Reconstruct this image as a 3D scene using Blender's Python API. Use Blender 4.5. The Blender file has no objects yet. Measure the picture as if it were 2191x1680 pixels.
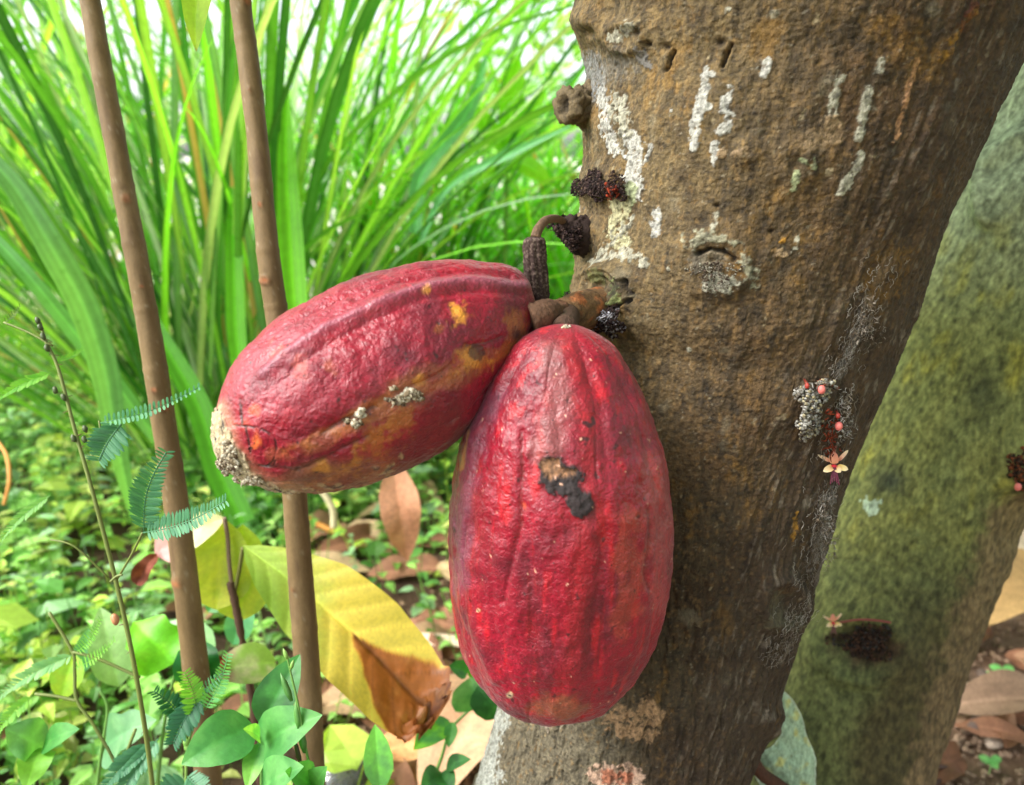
import bpy, math, random
import numpy as np
from mathutils import Vector
random.seed(7); rng = np.random.default_rng(11)
sc = bpy.context.scene
COL = sc.collection
pi = math.pi

# ------------------------------------------------------------------ camera frame
F = 1643.0; CX = 1095.5; CY = 840.0          # picture 2191 x 1680 units
PITCH = math.radians(17.4)
CAM = np.array([0, 0, 0.8])
FW = np.array([0, math.cos(PITCH), -math.sin(PITCH)])
UP = np.array([0, math.sin(PITCH), math.cos(PITCH)])
RT = np.array([1.0, 0, 0])
def P(x, y, d):
    x = np.asarray(x, float); y = np.asarray(y, float); d = np.asarray(d, float)
    return CAM + d[..., None]*FW + ((x-CX)/F*d)[..., None]*RT - ((y-CY)/F*d)[..., None]*UP
def proj(V):
    r = V - CAM; d = r@FW
    return CX + F*(r@RT)/d, CY - F*(r@UP)/d, d
def G(x, y, h=0.0):
    """point on the ground (height h) seen along direction x,y"""
    dv = FW + (x-CX)/F*RT - (y-CY)/F*UP
    k = (h-0.8)/dv[2]
    return CAM + dv*k
def nz(v):
    v = np.asarray(v, float); return v/np.maximum(np.linalg.norm(v, axis=-1, keepdims=True), 1e-12)
def ss(a, b, x):
    t = np.clip((x-a)/(b-a), 0, 1); return t*t*(3-2*t)
def lin(r, g, b):
    o = []
    for c in (r, g, b):
        c = c/255.0; o.append(c/12.92 if c <= .04045 else ((c+.055)/1.055)**2.4)
    return np.array(o)
def mix(a, b, t):
    t = np.asarray(t)[..., None] if np.ndim(t) else t
    return a*(1-t) + b*t

# ------------------------------------------------------------------ noise
_perm = np.random.default_rng(3).permutation(256); _perm = np.concatenate([_perm]*3)
_g = nz(np.random.default_rng(5).normal(size=(256, 3)))
def perlin(p):
    p = np.asarray(p, float); i = np.floor(p).astype(int); f = p - i; i &= 255
    u = f*f*f*(f*(f*6-15)+10); out = 0
    for dx in (0, 1):
        wx = u[..., 0] if dx else 1-u[..., 0]
        for dy in (0, 1):
            wy = u[..., 1] if dy else 1-u[..., 1]
            for dz in (0, 1):
                wz = u[..., 2] if dz else 1-u[..., 2]
                h = _perm[_perm[_perm[(i[..., 0]+dx) & 255] + ((i[..., 1]+dy) & 255)] + ((i[..., 2]+dz) & 255)]
                g = _g[h]
                out = out + wx*wy*wz*(g[..., 0]*(f[..., 0]-dx)+g[..., 1]*(f[..., 1]-dy)+g[..., 2]*(f[..., 2]-dz))
    return out*1.6
def fbm(p, o=4, g=.5):
    s = 0; a = 1; n = 0
    for k in range(o):
        s = s + a*perlin(p*2**k + 17.3*k); n += a; a *= g
    return s/n

# ------------------------------------------------------------------ mesh builder
class MB:
    def __init__(s): s.v = []; s.f = []; s.c = []; s.n = 0
    def grid(s, V, col=None, closed=False):
        V = np.asarray(V, float); r, c = V.shape[:2]
        idx = np.arange(r*c).reshape(r, c) + s.n
        if closed: idx = np.concatenate([idx, idx[:, :1]], 1)
        q = np.stack([idx[:-1, :-1], idx[:-1, 1:], idx[1:, 1:], idx[1:, :-1]], -1).reshape(-1, 4)
        s.v.append(V.reshape(-1, 3)); s.f.append(q); s.n += r*c
        if col is None: col = np.ones(3)*.5
        s.c.append(np.broadcast_to(col, (r, c, 3)).reshape(-1, 3))
    def quads(s, V, q, col):
        s.v.append(V); s.f.append(q + s.n); s.n += len(V)
        s.c.append(np.broadcast_to(col, (len(V), 3)))
    def tube(s, pts, rad, seg=8, col=None, cap=True):
        pts = np.asarray(pts, float); n = len(pts)
        rad = np.broadcast_to(np.asarray(rad, float), (n,))
        T = nz(np.gradient(pts, axis=0))
        ref = np.array([0, -1.0, 0]) if abs(T[:, 1]).mean() < .8 else np.array([1.0, 0, 0])
        A = nz(np.cross(T, ref)); B = np.cross(A, T)
        if cap:
            pts = np.concatenate([pts[:1], pts, pts[-1:]]); A = np.concatenate([A[:1], A, A[-1:]]); B = np.concatenate([B[:1], B, B[-1:]])
            rad = np.concatenate([[rad[0]*.02], rad, [rad[-1]*.02]])
            if col is not None and np.ndim(col) > 1: col = np.concatenate([col[:1], col, col[-1:]])
        th = np.linspace(0, 2*pi, seg, endpoint=False)
        V = pts[:, None]+rad[:, None, None]*(np.cos(th)[None, :, None]*A[:, None]+np.sin(th)[None, :, None]*B[:, None])
        if col is not None and np.ndim(col) == 2: col = col[:, None]
        s.grid(V, col, True)
    def ball(s, c, r, col=None, seg=8, rings=6, sq=(1, 1, 1), amp=0.0, axis=None):
        ph = np.linspace(0.02, pi-.02, rings); th = np.linspace(0, 2*pi, seg, endpoint=False)
        D = np.stack([np.sin(ph)[:, None]*np.cos(th), np.sin(ph)[:, None]*np.sin(th), np.cos(ph)[:, None]+0*th], -1)
        R = r
        if amp: R = r*(1+amp*perlin(D*1.7+np.array(c)*900+random.random()*40))[..., None]
        V = D*R*np.array(sq)
        if axis is not None:
            z = nz(axis); x = nz(np.cross(z, [.3, .5, .8])); y = np.cross(z, x)
            V = V[..., 0:1]*x+V[..., 1:2]*y+V[..., 2:3]*z
        s.grid(V+np.asarray(c), col, True)
    def build(s, name, m, parent=None, smooth=True):
        v = np.concatenate(s.v); f = np.concatenate(s.f); c = np.concatenate(s.c)
        me = bpy.data.meshes.new(name)
        off = np.zeros(3)
        if parent is None: off = v.mean(0)
        else: off = np.array(parent.location)
        v = v - off
        me.vertices.add(len(v)); me.vertices.foreach_set('co', v.ravel().astype(np.float32))
        me.loops.add(len(f)*4); me.loops.foreach_set('vertex_index', f.ravel().astype(np.int32))
        me.polygons.add(len(f)); me.polygons.foreach_set('loop_start', np.arange(0, len(f)*4, 4, dtype=np.int32))
        me.polygons.foreach_set('loop_total', np.full(len(f), 4, np.int32))
        me.update(calc_edges=True)
        me.polygons.foreach_set('use_smooth', np.full(len(f), smooth))
        a = me.color_attributes.new('Col', 'FLOAT_COLOR', 'POINT')
        a.data.foreach_set('color', np.concatenate([np.clip(c, 0, 1), np.ones((len(c), 1))], 1).ravel().astype(np.float32))
        me.materials.append(m)
        o = bpy.data.objects.new(name, me); COL.objects.link(o)
        if parent is None: o.location = off
        else: o.parent = parent
        return o
def tag(o, label, cat, group=None, kind=None):
    if label: o['label'] = label
    if cat: o['category'] = cat
    if group: o['group'] = group
    if kind: o['kind'] = kind
    return o
def thing(name, label, cat, loc, group=None):
    o = bpy.data.objects.new(name, None); COL.objects.link(o); o.location = [float(k) for k in loc]; o.empty_display_size = .02
    return tag(o, label, cat, group)

# ------------------------------------------------------------------ materials
TR_TINT = (1.5, 1.62, .5, 1)
class NT:
    def __init__(s, name):
        s.m = bpy.data.materials.new(name); s.m.use_nodes = True; s.t = s.m.node_tree; s.t.nodes.clear()
        s.out = s.t.nodes.new('ShaderNodeOutputMaterial')
    def n(s, typ, **kw):
        nd = s.t.nodes.new(typ)
        for k, v in kw.items():
            if k == 'ins':
                for a, b in v.items():
                    if isinstance(b, bpy.types.NodeSocket): s.t.links.new(b, nd.inputs[a])
                    else: nd.inputs[a].default_value = b
            else: setattr(nd, k, v)
        return nd
    def l(s, a, b): s.t.links.new(a, b)
def vmat(name, rough=.8, fine=300., famp=.35, bump=.0006, bscale=500., coat=0., spec=.5, transl=0., stretch=(1, 1, 1), spec_noise=None, sub=0., rvar=.1, detail=4.):
    """vertex colour x fine noise, bump, optional translucency"""
    t = NT(name)
    at = t.n('ShaderNodeAttribute', attribute_name='Col')
    tc = t.n('ShaderNodeTexCoord')
    mp = t.n('ShaderNodeMapping', ins={'Vector': tc.outputs['Object'], 'Scale': stretch})
    n1 = t.n('ShaderNodeTexNoise', ins={'Vector': mp.outputs[0], 'Scale': fine, 'Detail': detail, 'Roughness': .65})
    mr = t.n('ShaderNodeMapRange', ins={'Value': n1.outputs[0], 'From Min': .25, 'From Max': .75, 'To Min': 1-famp, 'To Max': 1+famp})
    mul = t.n('ShaderNodeVectorMath', operation='SCALE', ins={0: at.outputs['Color'], 'Scale': mr.outputs[0]})
    b = t.n('ShaderNodeBsdfPrincipled', ins={'Base Color': mul.outputs[0], 'Roughness': rough, 'Specular IOR Level': spec})
    if coat: b.inputs['Coat Weight'].default_value = coat; b.inputs['Coat Roughness'].default_value = .3
    if sub:
        b.inputs['Subsurface Weight'].default_value = sub; b.inputs['Subsurface Radius'].default_value = (.004, .001, .0005)
    if rvar:
        r2 = t.n('ShaderNodeMapRange', ins={'Value': n1.outputs[0], 'From Min': .3, 'From Max': .7, 'To Min': max(rough-rvar, .05), 'To Max': min(rough+rvar, 1)})
        t.l(r2.outputs[0], b.inputs['Roughness'])
    if bump:
        n2 = t.n('ShaderNodeTexNoise', ins={'Vector': mp.outputs[0], 'Scale': bscale, 'Detail': 3., 'Roughness': .6})
        bp = t.n('ShaderNodeBump', ins={'Height': n2.outputs[0], 'Distance': bump, 'Strength': 1.})
        t.l(bp.outputs[0], b.inputs['Normal'])
    if transl:
        tr = t.n('ShaderNodeBsdfTranslucent')
        hs = t.n('ShaderNodeMix', data_type='RGBA', blend_type='MULTIPLY', ins={'Factor': 1.})
        t.l(mul.outputs[0], hs.inputs['A']); hs.inputs['B'].default_value = TR_TINT
        t.l(hs.outputs['Result'], tr.inputs['Color'])
        mx = t.n('ShaderNodeMixShader', ins={0: transl, 1: b.outputs[0], 2: tr.outputs[0]})
        t.l(mx.outputs[0], t.out.inputs[0])
    else: t.l(b.outputs[0], t.out.inputs[0])
    return t.m
M = {}
M['bark'] = vmat('bark', .8, 520, .55, .0013, 620, spec=.35, stretch=(1, 1, .7), detail=6.)
M['moss'] = vmat('mossy_bark', .85, 300, .55, .0022, 330, spec=.3, stretch=(1, 1, .5), detail=6.)
M['crumb'] = vmat('crumbs', .9, 1500, .4, .0004, 1500, spec=.2)
M['stick'] = vmat('sapling_bark', .6, 800, .16, .0002, 800, spec=.25, stretch=(1, 1, .35))
M['grass'] = vmat('grass_leaf', .34, 60, .12, 0, transl=.36, spec=.5)
M['leaf'] = vmat('leaf', .45, 250, .14, .0004, 160, transl=.38)
M['fern'] = vmat('feathery_leaf', .5, 900, .12, 0, transl=.3)
M['dry'] = vmat('dry_leaf', .75, 220, .25, .001, 120, transl=.12, spec=.25)
M['stem'] = vmat('green_stem', .5, 900, .15, 0)
M['petal'] = vmat('petal', .5, 2000, .08, 0, transl=0)
M['cover'] = vmat('ground_cover_leaf', .45, 90, .2, 0, transl=.35)

def pod_mat():
    t = NT('pod_skin')
    at = t.n('ShaderNodeAttribute', attribute_name='Col')
    tc = t.n('ShaderNodeTexCoord')
    n1 = t.n('ShaderNodeTexNoise', ins={'Vector': tc.outputs['Object'], 'Scale': 900., 'Detail': 3., 'Roughness': .7})
    mr = t.n('ShaderNodeMapRange', ins={'Value': n1.outputs[0], 'From Min': .3, 'From Max': .7, 'To Min': .72, 'To Max': 1.28})
    mul = t.n('ShaderNodeVectorMath', operation='SCALE', ins={0: at.outputs['Color'], 'Scale': mr.outputs[0]})
    # dark pin-point specks
    vo = t.n('ShaderNodeTexVoronoi', ins={'Vector': tc.outputs['Object'], 'Scale': 260.})
    sp = t.n('ShaderNodeMapRange', ins={'Value': vo.outputs['Distance'], 'From Min': .07, 'From Max': .16, 'To Min': .0, 'To Max': 1.})
    rv = t.n('ShaderNodeMath', operation='GREATER_THAN', ins={0: vo.outputs['Color'], 1: .30})
    mx0 = t.n('ShaderNodeMath', operation='MAXIMUM', ins={0: sp.outputs[0], 1: rv.outputs[0]})
    dk = t.n('ShaderNodeMix', data_type='RGBA', ins={'Factor': mx0.outputs[0]})
    dk.inputs['A'].default_value = (.03, .008, .008, 1); t.l(mul.outputs[0], dk.inputs['B'])
    # bump: wrinkle cells plus noise
    dn = t.n('ShaderNodeTexNoise', ins={'Vector': tc.outputs['Object'], 'Scale': 140., 'Detail': 2.})
    ad = t.n('ShaderNodeVectorMath', operation='MULTIPLY_ADD', ins={0: dn.outputs['Color'], 1: (.006, .006, .006), 2: tc.outputs['Object']})
    v2 = t.n('ShaderNodeTexVoronoi', feature='SMOOTH_F1', ins={'Vector': ad.outputs[0], 'Scale': 620., 'Smoothness': .7})
    v3 = t.n('ShaderNodeTexNoise', ins={'Vector': ad.outputs[0], 'Scale': 460., 'Detail': 4., 'Roughness': .6})
    b1 = t.n('ShaderNodeBump', ins={'Height': v2.outputs['Distance'], 'Distance': .0006, 'Strength': .55}); b1.invert = True
    b2 = t.n('ShaderNodeBump', ins={'Height': v3.outputs[0], 'Distance': .0007, 'Strength': .8, 'Normal': b1.outputs[0]})
    rg = t.n('ShaderNodeAttribute', attribute_name='Rough')
    b = t.n('ShaderNodeBsdfPrincipled', ins={'Base Color': dk.outputs['Result'], 'Roughness': rg.outputs['Fac'], 'Specular IOR Level': .6, 'Normal': b2.outputs[0], 'Subsurface Weight': .05})
    b.inputs['Subsurface Radius'].default_value = (.006, .0015, .001)
    b.inputs['Coat Weight'].default_value = .0; b.inputs['Coat Roughness'].default_value = .35
    b.inputs['Sheen Weight'].default_value = .12; b.inputs['Sheen Roughness'].default_value = .4
    t.l(b.outputs[0], t.out.inputs[0])
    return t.m
M['pod'] = pod_mat()

def glass_mat():
    t = NT('clear_glass')
    b = t.n('ShaderNodeBsdfPrincipled', ins={'Base Color': (.95, .98, .97, 1), 'Roughness': .05, 'Transmission Weight': .93, 'IOR': 1.45})
    t.l(b.outputs[0], t.out.inputs[0]); return t.m
M['glass'] = glass_mat()
def ground_mat():
    t = NT('soil')
    tc = t.n('ShaderNodeTexCoord')
    at = t.n('ShaderNodeAttribute', attribute_name='Col')
    n1 = t.n('ShaderNodeTexNoise', ins={'Vector': tc.outputs['Object'], 'Scale': 38., 'Detail': 8., 'Roughness': .72})
    r = t.n('ShaderNodeMapRange', ins={'Value': n1.outputs[0], 'From Min': .3, 'From Max': .7, 'To Min': .45, 'To Max': 1.5})
    mul = t.n('ShaderNodeVectorMath', operation='SCALE', ins={0: at.outputs['Color'], 'Scale': r.outputs[0]})
    bp = t.n('ShaderNodeBump', ins={'Height': n1.outputs[0], 'Distance': .03})
    b = t.n('ShaderNodeBsdfPrincipled', ins={'Base Color': mul.outputs[0], 'Roughness': .95, 'Specular IOR Level': .2, 'Normal': bp.outputs[0]})
    t.l(b.outputs[0], t.out.inputs[0]); return t.m
M['soil'] = ground_mat()

# ------------------------------------------------------------------ fields painted on surfaces
def seg_dist(x, y, pts):
    pts = np.asarray(pts, float); best = np.full(x.shape, 1e9)
    if len(pts) == 1: return np.hypot(x-pts[0, 0], y-pts[0, 1])
    for a, b in zip(pts[:-1], pts[1:]):
        d = b-a; L = (d@d)+1e-9
        u = np.clip(((x-a[0])*d[0]+(y-a[1])*d[1])/L, 0, 1)
        best = np.minimum(best, np.hypot(x-a[0]-u*d[0], y-a[1]-u*d[1]))
    return best
def poly_in(x, y, pts):
    """signed distance, + inside"""
    pts = np.asarray(pts, float); c = np.zeros(x.shape, bool)
    for a, b in zip(pts, np.roll(pts, -1, 0)):
        cond = ((a[1] > y) != (b[1] > y)) & (x < (b[0]-a[0])*(y-a[1])/(b[1]-a[1]+1e-9)+a[0])
        c ^= cond
    d = seg_dist(x, y, np.concatenate([pts, pts[:1]]))
    return np.where(c, d, -d)
def catmull(pts, n=24, closed=True):
    pts = np.asarray(pts, float); out = []
    N = len(pts); t = np.linspace(0, 1, n, endpoint=False)[:, None]
    for i in range(N if closed else N-1):
        g = (lambda k: pts[k % N]) if closed else (lambda k: pts[min(max(k, 0), N-1)])
        p0, p1, p2, p3 = g(i-1), g(i), g(i+1), g(i+2)
        out.append(.5*((2*p1)+(-p0+p2)*t+(2*p0-5*p1+4*p2-p3)*t*t+(-p0+3*p1-3*p2+p3)*t**3))
    out = np.concatenate(out)
    if not closed: out = np.concatenate([out, pts[-1:]])
    return out
def curve3(pts, n=6): return catmull(pts, n, False)

# ================================================================== TREE
def trunk_surface(ys, xl, xr, dd, rows, ncol, dense=.8):
    """horizontal rings, centre and radius from the left and right edges"""
    XL = np.interp(rows, ys, xl); XR = np.interp(rows, ys, xr); D = np.interp(rows, ys, dd)
    k = 9; ker = np.ones(k)/k
    sm = lambda a: np.convolve(np.pad(a, k//2, 'edge'), ker, 'valid')
    XL, XR, D = sm(XL), sm(XR), sm(D)
    C = P((XL+XR)/2, rows, D); kk = (XR-XL)/2/F; R = D*kk/np.sqrt(1+kk*kk)
    nf = int(ncol*dense); a0, a1 = math.radians(-15), math.radians(195)
    th = np.concatenate([np.linspace(a0, a1, nf, endpoint=False), np.linspace(a1, a0+2*pi, ncol-nf, endpoint=False)])
    dr = np.stack([np.cos(th), -np.sin(th), 0*th], -1)       # th=90deg faces the camera
    V = C[:, None]+R[:, None, None]*dr[None]
    N = np.broadcast_to(dr[None], V.shape)
    return V, N, C, R, th

tree = thing('cacao_tree', 'cacao tree with a brown lichen spotted trunk and a mossy green second trunk', 'tree', [0.1, .75, 0])
rows = np.concatenate([np.linspace(-900, -60, 60, endpoint=False), np.linspace(-60, 1740, 980), np.linspace(1742, 2500, 40)])
ys = [-900, -300, 0, 60, 100, 150, 180, 260, 340, 450, 560, 640, 700, 800, 900, 1000, 1150, 1330, 1450, 1510, 1600, 1680, 2000, 2500]
xl = [1180, 1205, 1212, 1222, 1230, 1243, 1240, 1232, 1238, 1238, 1228, 1228, 1245, 1225, 1205, 1185, 1160, 1115, 1090, 1075, 1045, 1022, 900, 700]
xr = [2700, 2320, 2185, 2166, 2152, 2132, 2120, 2084, 2048, 1998, 1954, 1927, 1902, 1864, 1826, 1790, 1742, 1684, 1646, 1626, 1594, 1568, 1540, 1560]
dd = [.46, .50, .52, .525, .527, .53, .532, .537, .541, .55, .558, .563, .567, .575, .585, .592, .61, .632, .648, .655, .668, .68, .72, .80]
V, N, C, R, th = trunk_surface(ys, xl, xr, dd, rows, 760)
X, Y, D = proj(V)
# --- relief
q = V*np.array([1, 1, .55])
rel = .0042*fbm(q*11, 3) + .0011*fbm(q*38+9, 3) + .0015*(fbm(V*np.array([150, 150, 70])+3, 3))
rel += .0008*fbm(V*np.array([330, 330, 420]), 2)
rel -= .0016*ss(.12, .3, fbm(V*np.array([210, 210, 45])+31, 2))*ss(1100, 1400, Y)      # vertical cracks low on the trunk
rel += .0014*ss(1700, 2100, X+.42*Y)*fbm(np.stack([(X-.35*-Y)/60, Y/260, 0*X], -1), 3)*1.2
def knot(x, y, r, h, ring=None, sx=1.0, dim=0.0):
    global rel
    d = np.hypot((X-x)/sx, Y-y)*(1+.18*fbm(V*90+x, 2))
    rel = rel + h*np.exp(-(d/r)**2)
    if ring: rel = rel + ring*np.exp(-((d-r*.8)/(r*.22))**2)
    if dim: rel = rel - dim*np.exp(-(d/(r*.42))**2)
    return d
front = np.sin(th)[None, :] > -.25
knot(1530, 562, 78, .005, .0022, 1.15, .005)
knot(1302, 612, 52, .012, .004, 1.1, .009)
for rr in (14, 27, 40, 54): rel = rel + .0012*np.exp(-((np.hypot((X-1302)/1.15, Y-612)-rr)/4)**2)
knot(1345, 82, 40, .006, .003, 1.2, .004)
knot(1255, 40, 30, .008); knot(1270, 70, 26, .004, 0, 1, .006)
knot(1668, 1288, 62, .008, .004, .9, .008)
knot(1600, 325, 26, .005, 0, 1, .003); knot(1700, 350, 50, .005, 0, 1.1, .004)
knot(1650, 1545, 34, .010, 0, 1, .004)
knot(1280, 400, 42, .007, 0, 1.3); knot(1300, 690, 55, .014, 0, 1.2); knot(1240, 500, 38, .012)
knot(1745, 870, 70, .007)
# folded bark along the fork
fk = ss(-230, -60, X-np.interp(Y, ys, xr))
rel += fk*.003*fbm(np.stack([(X-np.interp(Y, ys, xr))/16, Y/190, 0*X+3], -1), 3)
patches = []
W1 = lin(226, 224, 212); W2 = lin(206, 202, 178); CRM = lin(224, 218, 170); TAN = lin(190, 160, 120); PGR = lin(190, 200, 150); ORG = lin(205, 140, 80); OCH = lin(176, 128, 42); GRY = lin(150, 146, 140)
def pt(pts, r, col, jag=5, soft=1.2, alpha=.93): patches.append((pts, r, col, jag, soft, alpha))
pt([(1285, 195), (1292, 240), (1300, 290), (1318, 325)], 13, W1, 14); pt([(1325, 215), (1332, 250), (1340, 285)], 9, W2, 13)
pt([(1345, 290), (1362, 320), (1350, 372), (1362, 405)], 17, W1, 15); pt([(1392, 312), (1376, 350)], 5, W1, 5)
pt([(1345, 285), (1310, 240)], 7, W2, 12)
pt([(1352, 400), (1342, 440)], 11, PGR, 6); pt([(1332, 435), (1322, 480), (1318, 505)], 17, CRM, 9); pt([(1340, 515), (1318, 528)], 9, CRM, 5)
pt([(1505, 150), (1508, 185), (1500, 220), (1488, 262), (1491, 300), (1487, 315)], 10, W1, 7); pt([(1522, 158)], 8, W1, 4); pt([(1515, 228)], 7, W1, 5)
pt([(1560, 190), (1550, 235)], 9, W1, 6); pt([(1562, 250), (1545, 280)], 10, W1, 5); pt([(1532, 310), (1528, 345)], 8, W1, 9)
pt([(1642, 132), (1632, 160)], 9, W1, 5); pt([(1620, 148)], 5, W1, 4); pt([(1330, 78), (1362, 58)], 11, W2, 9); pt([(1375, 105), (1380, 135)], 9, GRY, 9); pt([(1655, 30)], 9, W2, 6, 4, .6)
pt([(1797, 165), (1785, 205), (1782, 245)], 9, W2, 6); pt([(1782, 245), (1770, 270), (1790, 262)], 7, TAN, 9); pt([(1745, 300), (1770, 285)], 26, TAN, 22, 10, .55)
pt([(1887, 128), (1882, 150)], 7, W2, 4); pt([(1860, 190), (1850, 235), (1842, 275), (1836, 292)], 9, W2, 5)
pt([(1842, 328), (1830, 360), (1808, 395), (1798, 412)], 8, W2, 5); pt([(1962, 130), (1945, 185), (1930, 240), (1915, 298)], 5.5, ORG*.8+W2*.2, 5)
pt([(1705, 375), (1696, 405)], 8, PGR, 6); pt([(1738, 338), (1742, 358)], 4, PGR, 3); pt([(1712, 342), (1730, 350)], 4, PGR, 3)
pt([(1408, 455), (1407, 500)], 9, W1, 5); pt([(1532, 460), (1532, 480)], 8, W2, 6); pt([(1440, 240)], 7, W1, 6)
pt([(1345, 470), (1280, 560)], 7, W2, 12); pt([(1290, 550), (1330, 540), (1380, 560)], 9, W2, 13)
pt([(1480, 520), (1520, 505), (1570, 520), (1600, 560), (1612, 600)], 9, lin(190, 188, 158), 20, 4, .8); pt([(1560, 605), (1530, 600)], 17, W2, 16); pt([(1500, 560), (1540, 550)], 20, lin(150, 140, 120), 16, 4, .6)
pt([(1672, 515)], 8, OCH*1.3, 4); pt([(1672, 540)], 10, TAN*1.1, 6); pt([(1706, 512), (1702, 530)], 6, W2, 4)
pt([(1545, 330), (1600, 320)], 8, TAN, 9); pt([(1560, 20)], 5, W2, 4); pt([(1440, 575)], 6, W2, 4)
pt([(1330, 600), (1345, 640), (1320, 655), (1290, 640)], 6, lin(180, 190, 120), 9); pt([(1300, 590)], 16, lin(120, 130, 70), 12, 4, .6)
pt([(1325, 1540), (1370, 1555), (1385, 1535)], 32, lin(196, 158, 116), 14, 5, .9); pt([(1240, 1520), (1170, 1545), (1290, 1515)], 13, lin(180, 165, 145), 14, 4, .8)
pt([(1285, 1660), (1330, 1662), (1355, 1672)], 27, lin(226, 188, 160), 9, 2, .95); pt([(1300, 1662), (1340, 1665)], 12, lin(190, 105, 70), 12, 5, .8)
pt([(1078, 1520), (1062, 1570), (1050, 1620), (1036, 1690)], 15, lin(205, 208, 196), 12, 2); pt([(1045, 1660)], 26, lin(205, 208, 196), 18, 2)
pt([(1475, 748)], 5, W2, 3); pt([(1860, 640), (1820, 730), (1795, 800)], 9, GRY, 14, 5, .7); pt([(1880, 600), (1900, 560)], 10, GRY, 16, 6, .5)
pt([(1765, 1080), (1755, 1160), (1748, 1230)], 14, lin(150, 140, 130), 20, 5, .7); pt([(1780, 1050), (1760, 1120)], 8, GRY, 14, 5, .7)
pt([(1690, 1320), (1640, 1330), (1660, 1270)], 14, lin(120, 116, 90), 18, 6, .6)
pt([(1262, 130), (1275, 165), (1262, 195)], 18, lin(168, 170, 168), 12, 12, .8); pt([(1340, 140), (1290, 150)], 26, lin(140, 138, 130), 20, 16, .5)
pt([(1240, 450), (1228, 470)], 6, W1, 5); pt([(1700, 1150), (1708, 1100)], 5, OCH, 6)
pt([(1910, 70), (1985, 140)], 34, OCH, 40, 30, .32); pt([(1880, 620), (1900, 560)], 34, OCH*.8, 40, 30, .5); pt([(2010, 130), (2085, 20)], 7, OCH, 7, 2, .8); pt([(2080, 10), (2060, 60)], 9, lin(120, 50, 40), 14, 5, .6)
nA = fbm(V*26, 4); nB = fbm(V*70+50, 3); nC = fbm(V*np.array([230, 230, 150])+7, 3); nD = fbm(V*9+80, 2)
olive = lin(112, 95, 64); ochre = lin(120, 99, 62); dark = lin(66, 52, 34); red = lin(90, 66, 40); grey = lin(112, 104, 84); low = lin(80, 70, 50)
col = mix(olive, ochre, ss(.0, .45, nA)); col = mix(col, dark, ss(.0, .4, nB+.25*nC)*.65)
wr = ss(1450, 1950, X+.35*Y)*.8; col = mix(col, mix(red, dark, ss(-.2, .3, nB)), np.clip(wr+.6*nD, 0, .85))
wl = ss(900, 1250, Y); col = mix(col, mix(low, dark, ss(-.1, .35, nA+.4*nC)), wl*.8)  # lower trunk darkened, its shade mixed into the bark colour
wg = ss(1400, 1560, Y)*ss(1420, 1250, X); col = mix(col, grey, wg*.8)
col = col*(1+.7*nC)[..., None]*(1-.5*ss(.12, .35, fbm(V*np.array([220, 220, 420])+400, 3)))[..., None]*(1-.35*ss(.1, .3, fbm(V*np.array([170, 170, 28])+500, 3)))[..., None]
col = mix(col, lin(138, 108, 64), ss(.2, .45, fbm(V*np.array([300, 300, 200])+600, 2))*.45)
col = mix(col, grey*1.25, ss(.28, .5, fbm(V*44+200, 4))*.55)
col = mix(col, OCH*.75, ss(.2, .5, fbm(V*np.array([40, 40, 24])+300, 4)+.4*nC)*.32)
col = mix(col, lin(170, 155, 120), ss(.42, .55, fbm(V*150+120, 3))*.55*(front))
col = mix(col, lin(150, 140, 118), ss(.46, .56, fbm(V*360+700, 2))*.5*front)
col = mix(col, lin(70, 56, 46), fk*.5)
col = col*(.86-.12*ss(1350, 1850, X+.3*Y)*1.0-.06*ss(850, 1150, Y)*ss(1200, 1500, X))[..., None]  # shade painted in: bark darkens toward the right and lower side
col = mix(col, lin(150, 140, 124), .55*fk*ss(.15, .42, fbm(np.stack([(X-np.interp(Y, ys, xr))/10, Y/50, 0*X+3], -1), 4))*.6)
jn = fbm(V*260+60, 3); jl = fbm(V*75+90, 2); jk = fbm(V*420+33, 2)
for pts, r, c, jag, soft, al in patches:
    xs = [p[0] for p in pts]; y2 = [p[1] for p in pts]; b = r+jag*2+soft*2+18
    m = (X > min(xs)-b) & (X < max(xs)+b) & (Y > min(y2)-b) & (Y < max(y2)+b) & front
    if not m.any(): continue
    dist = seg_dist(X[m], Y[m], pts)
    w = ss(-soft, soft, r-dist+jag*(jn[m]*1.7+jl[m]*.9))*al*ss(-.42, -.12, jn[m]+.4*jl[m])
    w = np.maximum(w, ss(.12, .30, jn[m]*.9+jk[m]*.7-np.maximum(dist-r, 0)/26)*al*.75*(dist < r+18))
    shade = (1+.6*nC[m]-.5*ss(.12, .3, jk[m]))[:, None]
    col[m] = mix(col[m], c*shade*.52, w)
    rel[m] += w*.0005*(1+.8*jn[m])
for cpts in ([(1500, 540), (1522, 532), (1550, 536), (1572, 552)], [(1440, 110), (1425, 150)], [(1300, 650), (1340, 655), (1360, 640)], [(1350, 600), (1362, 625)], [(1565, 95), (1545, 140)], [(1180+95, 655), (1320, 662)]):
    d = seg_dist(X, Y, cpts)+5*nC; col = mix(col, lin(22, 16, 12), ss(5, 1, d)*front*.9); rel -= .004*ss(7, 1, d)
for x, y, r in ((1370, 70, 9), (1425, 100, 7), (1390, 95, 5), (1340, 610, 13), (1335, 625, 9), (1320, 645, 12), (1540, 90, 8), (1535, 440, 4), (1650, 495, 4)):      # small holes
    d = np.hypot((X-x)/1.3, Y-y); col = mix(col, lin(30, 22, 16), np.exp(-(d/r)**2)*front*.9); rel -= .003*np.exp(-(d/r)**2)
V = V+N*rel[..., None]
TR_V = V; TX, TY, TD = proj(V)
mb = MB(); mb.grid(V, col, True); mb.build('trunk', M['bark'], tree)
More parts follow.
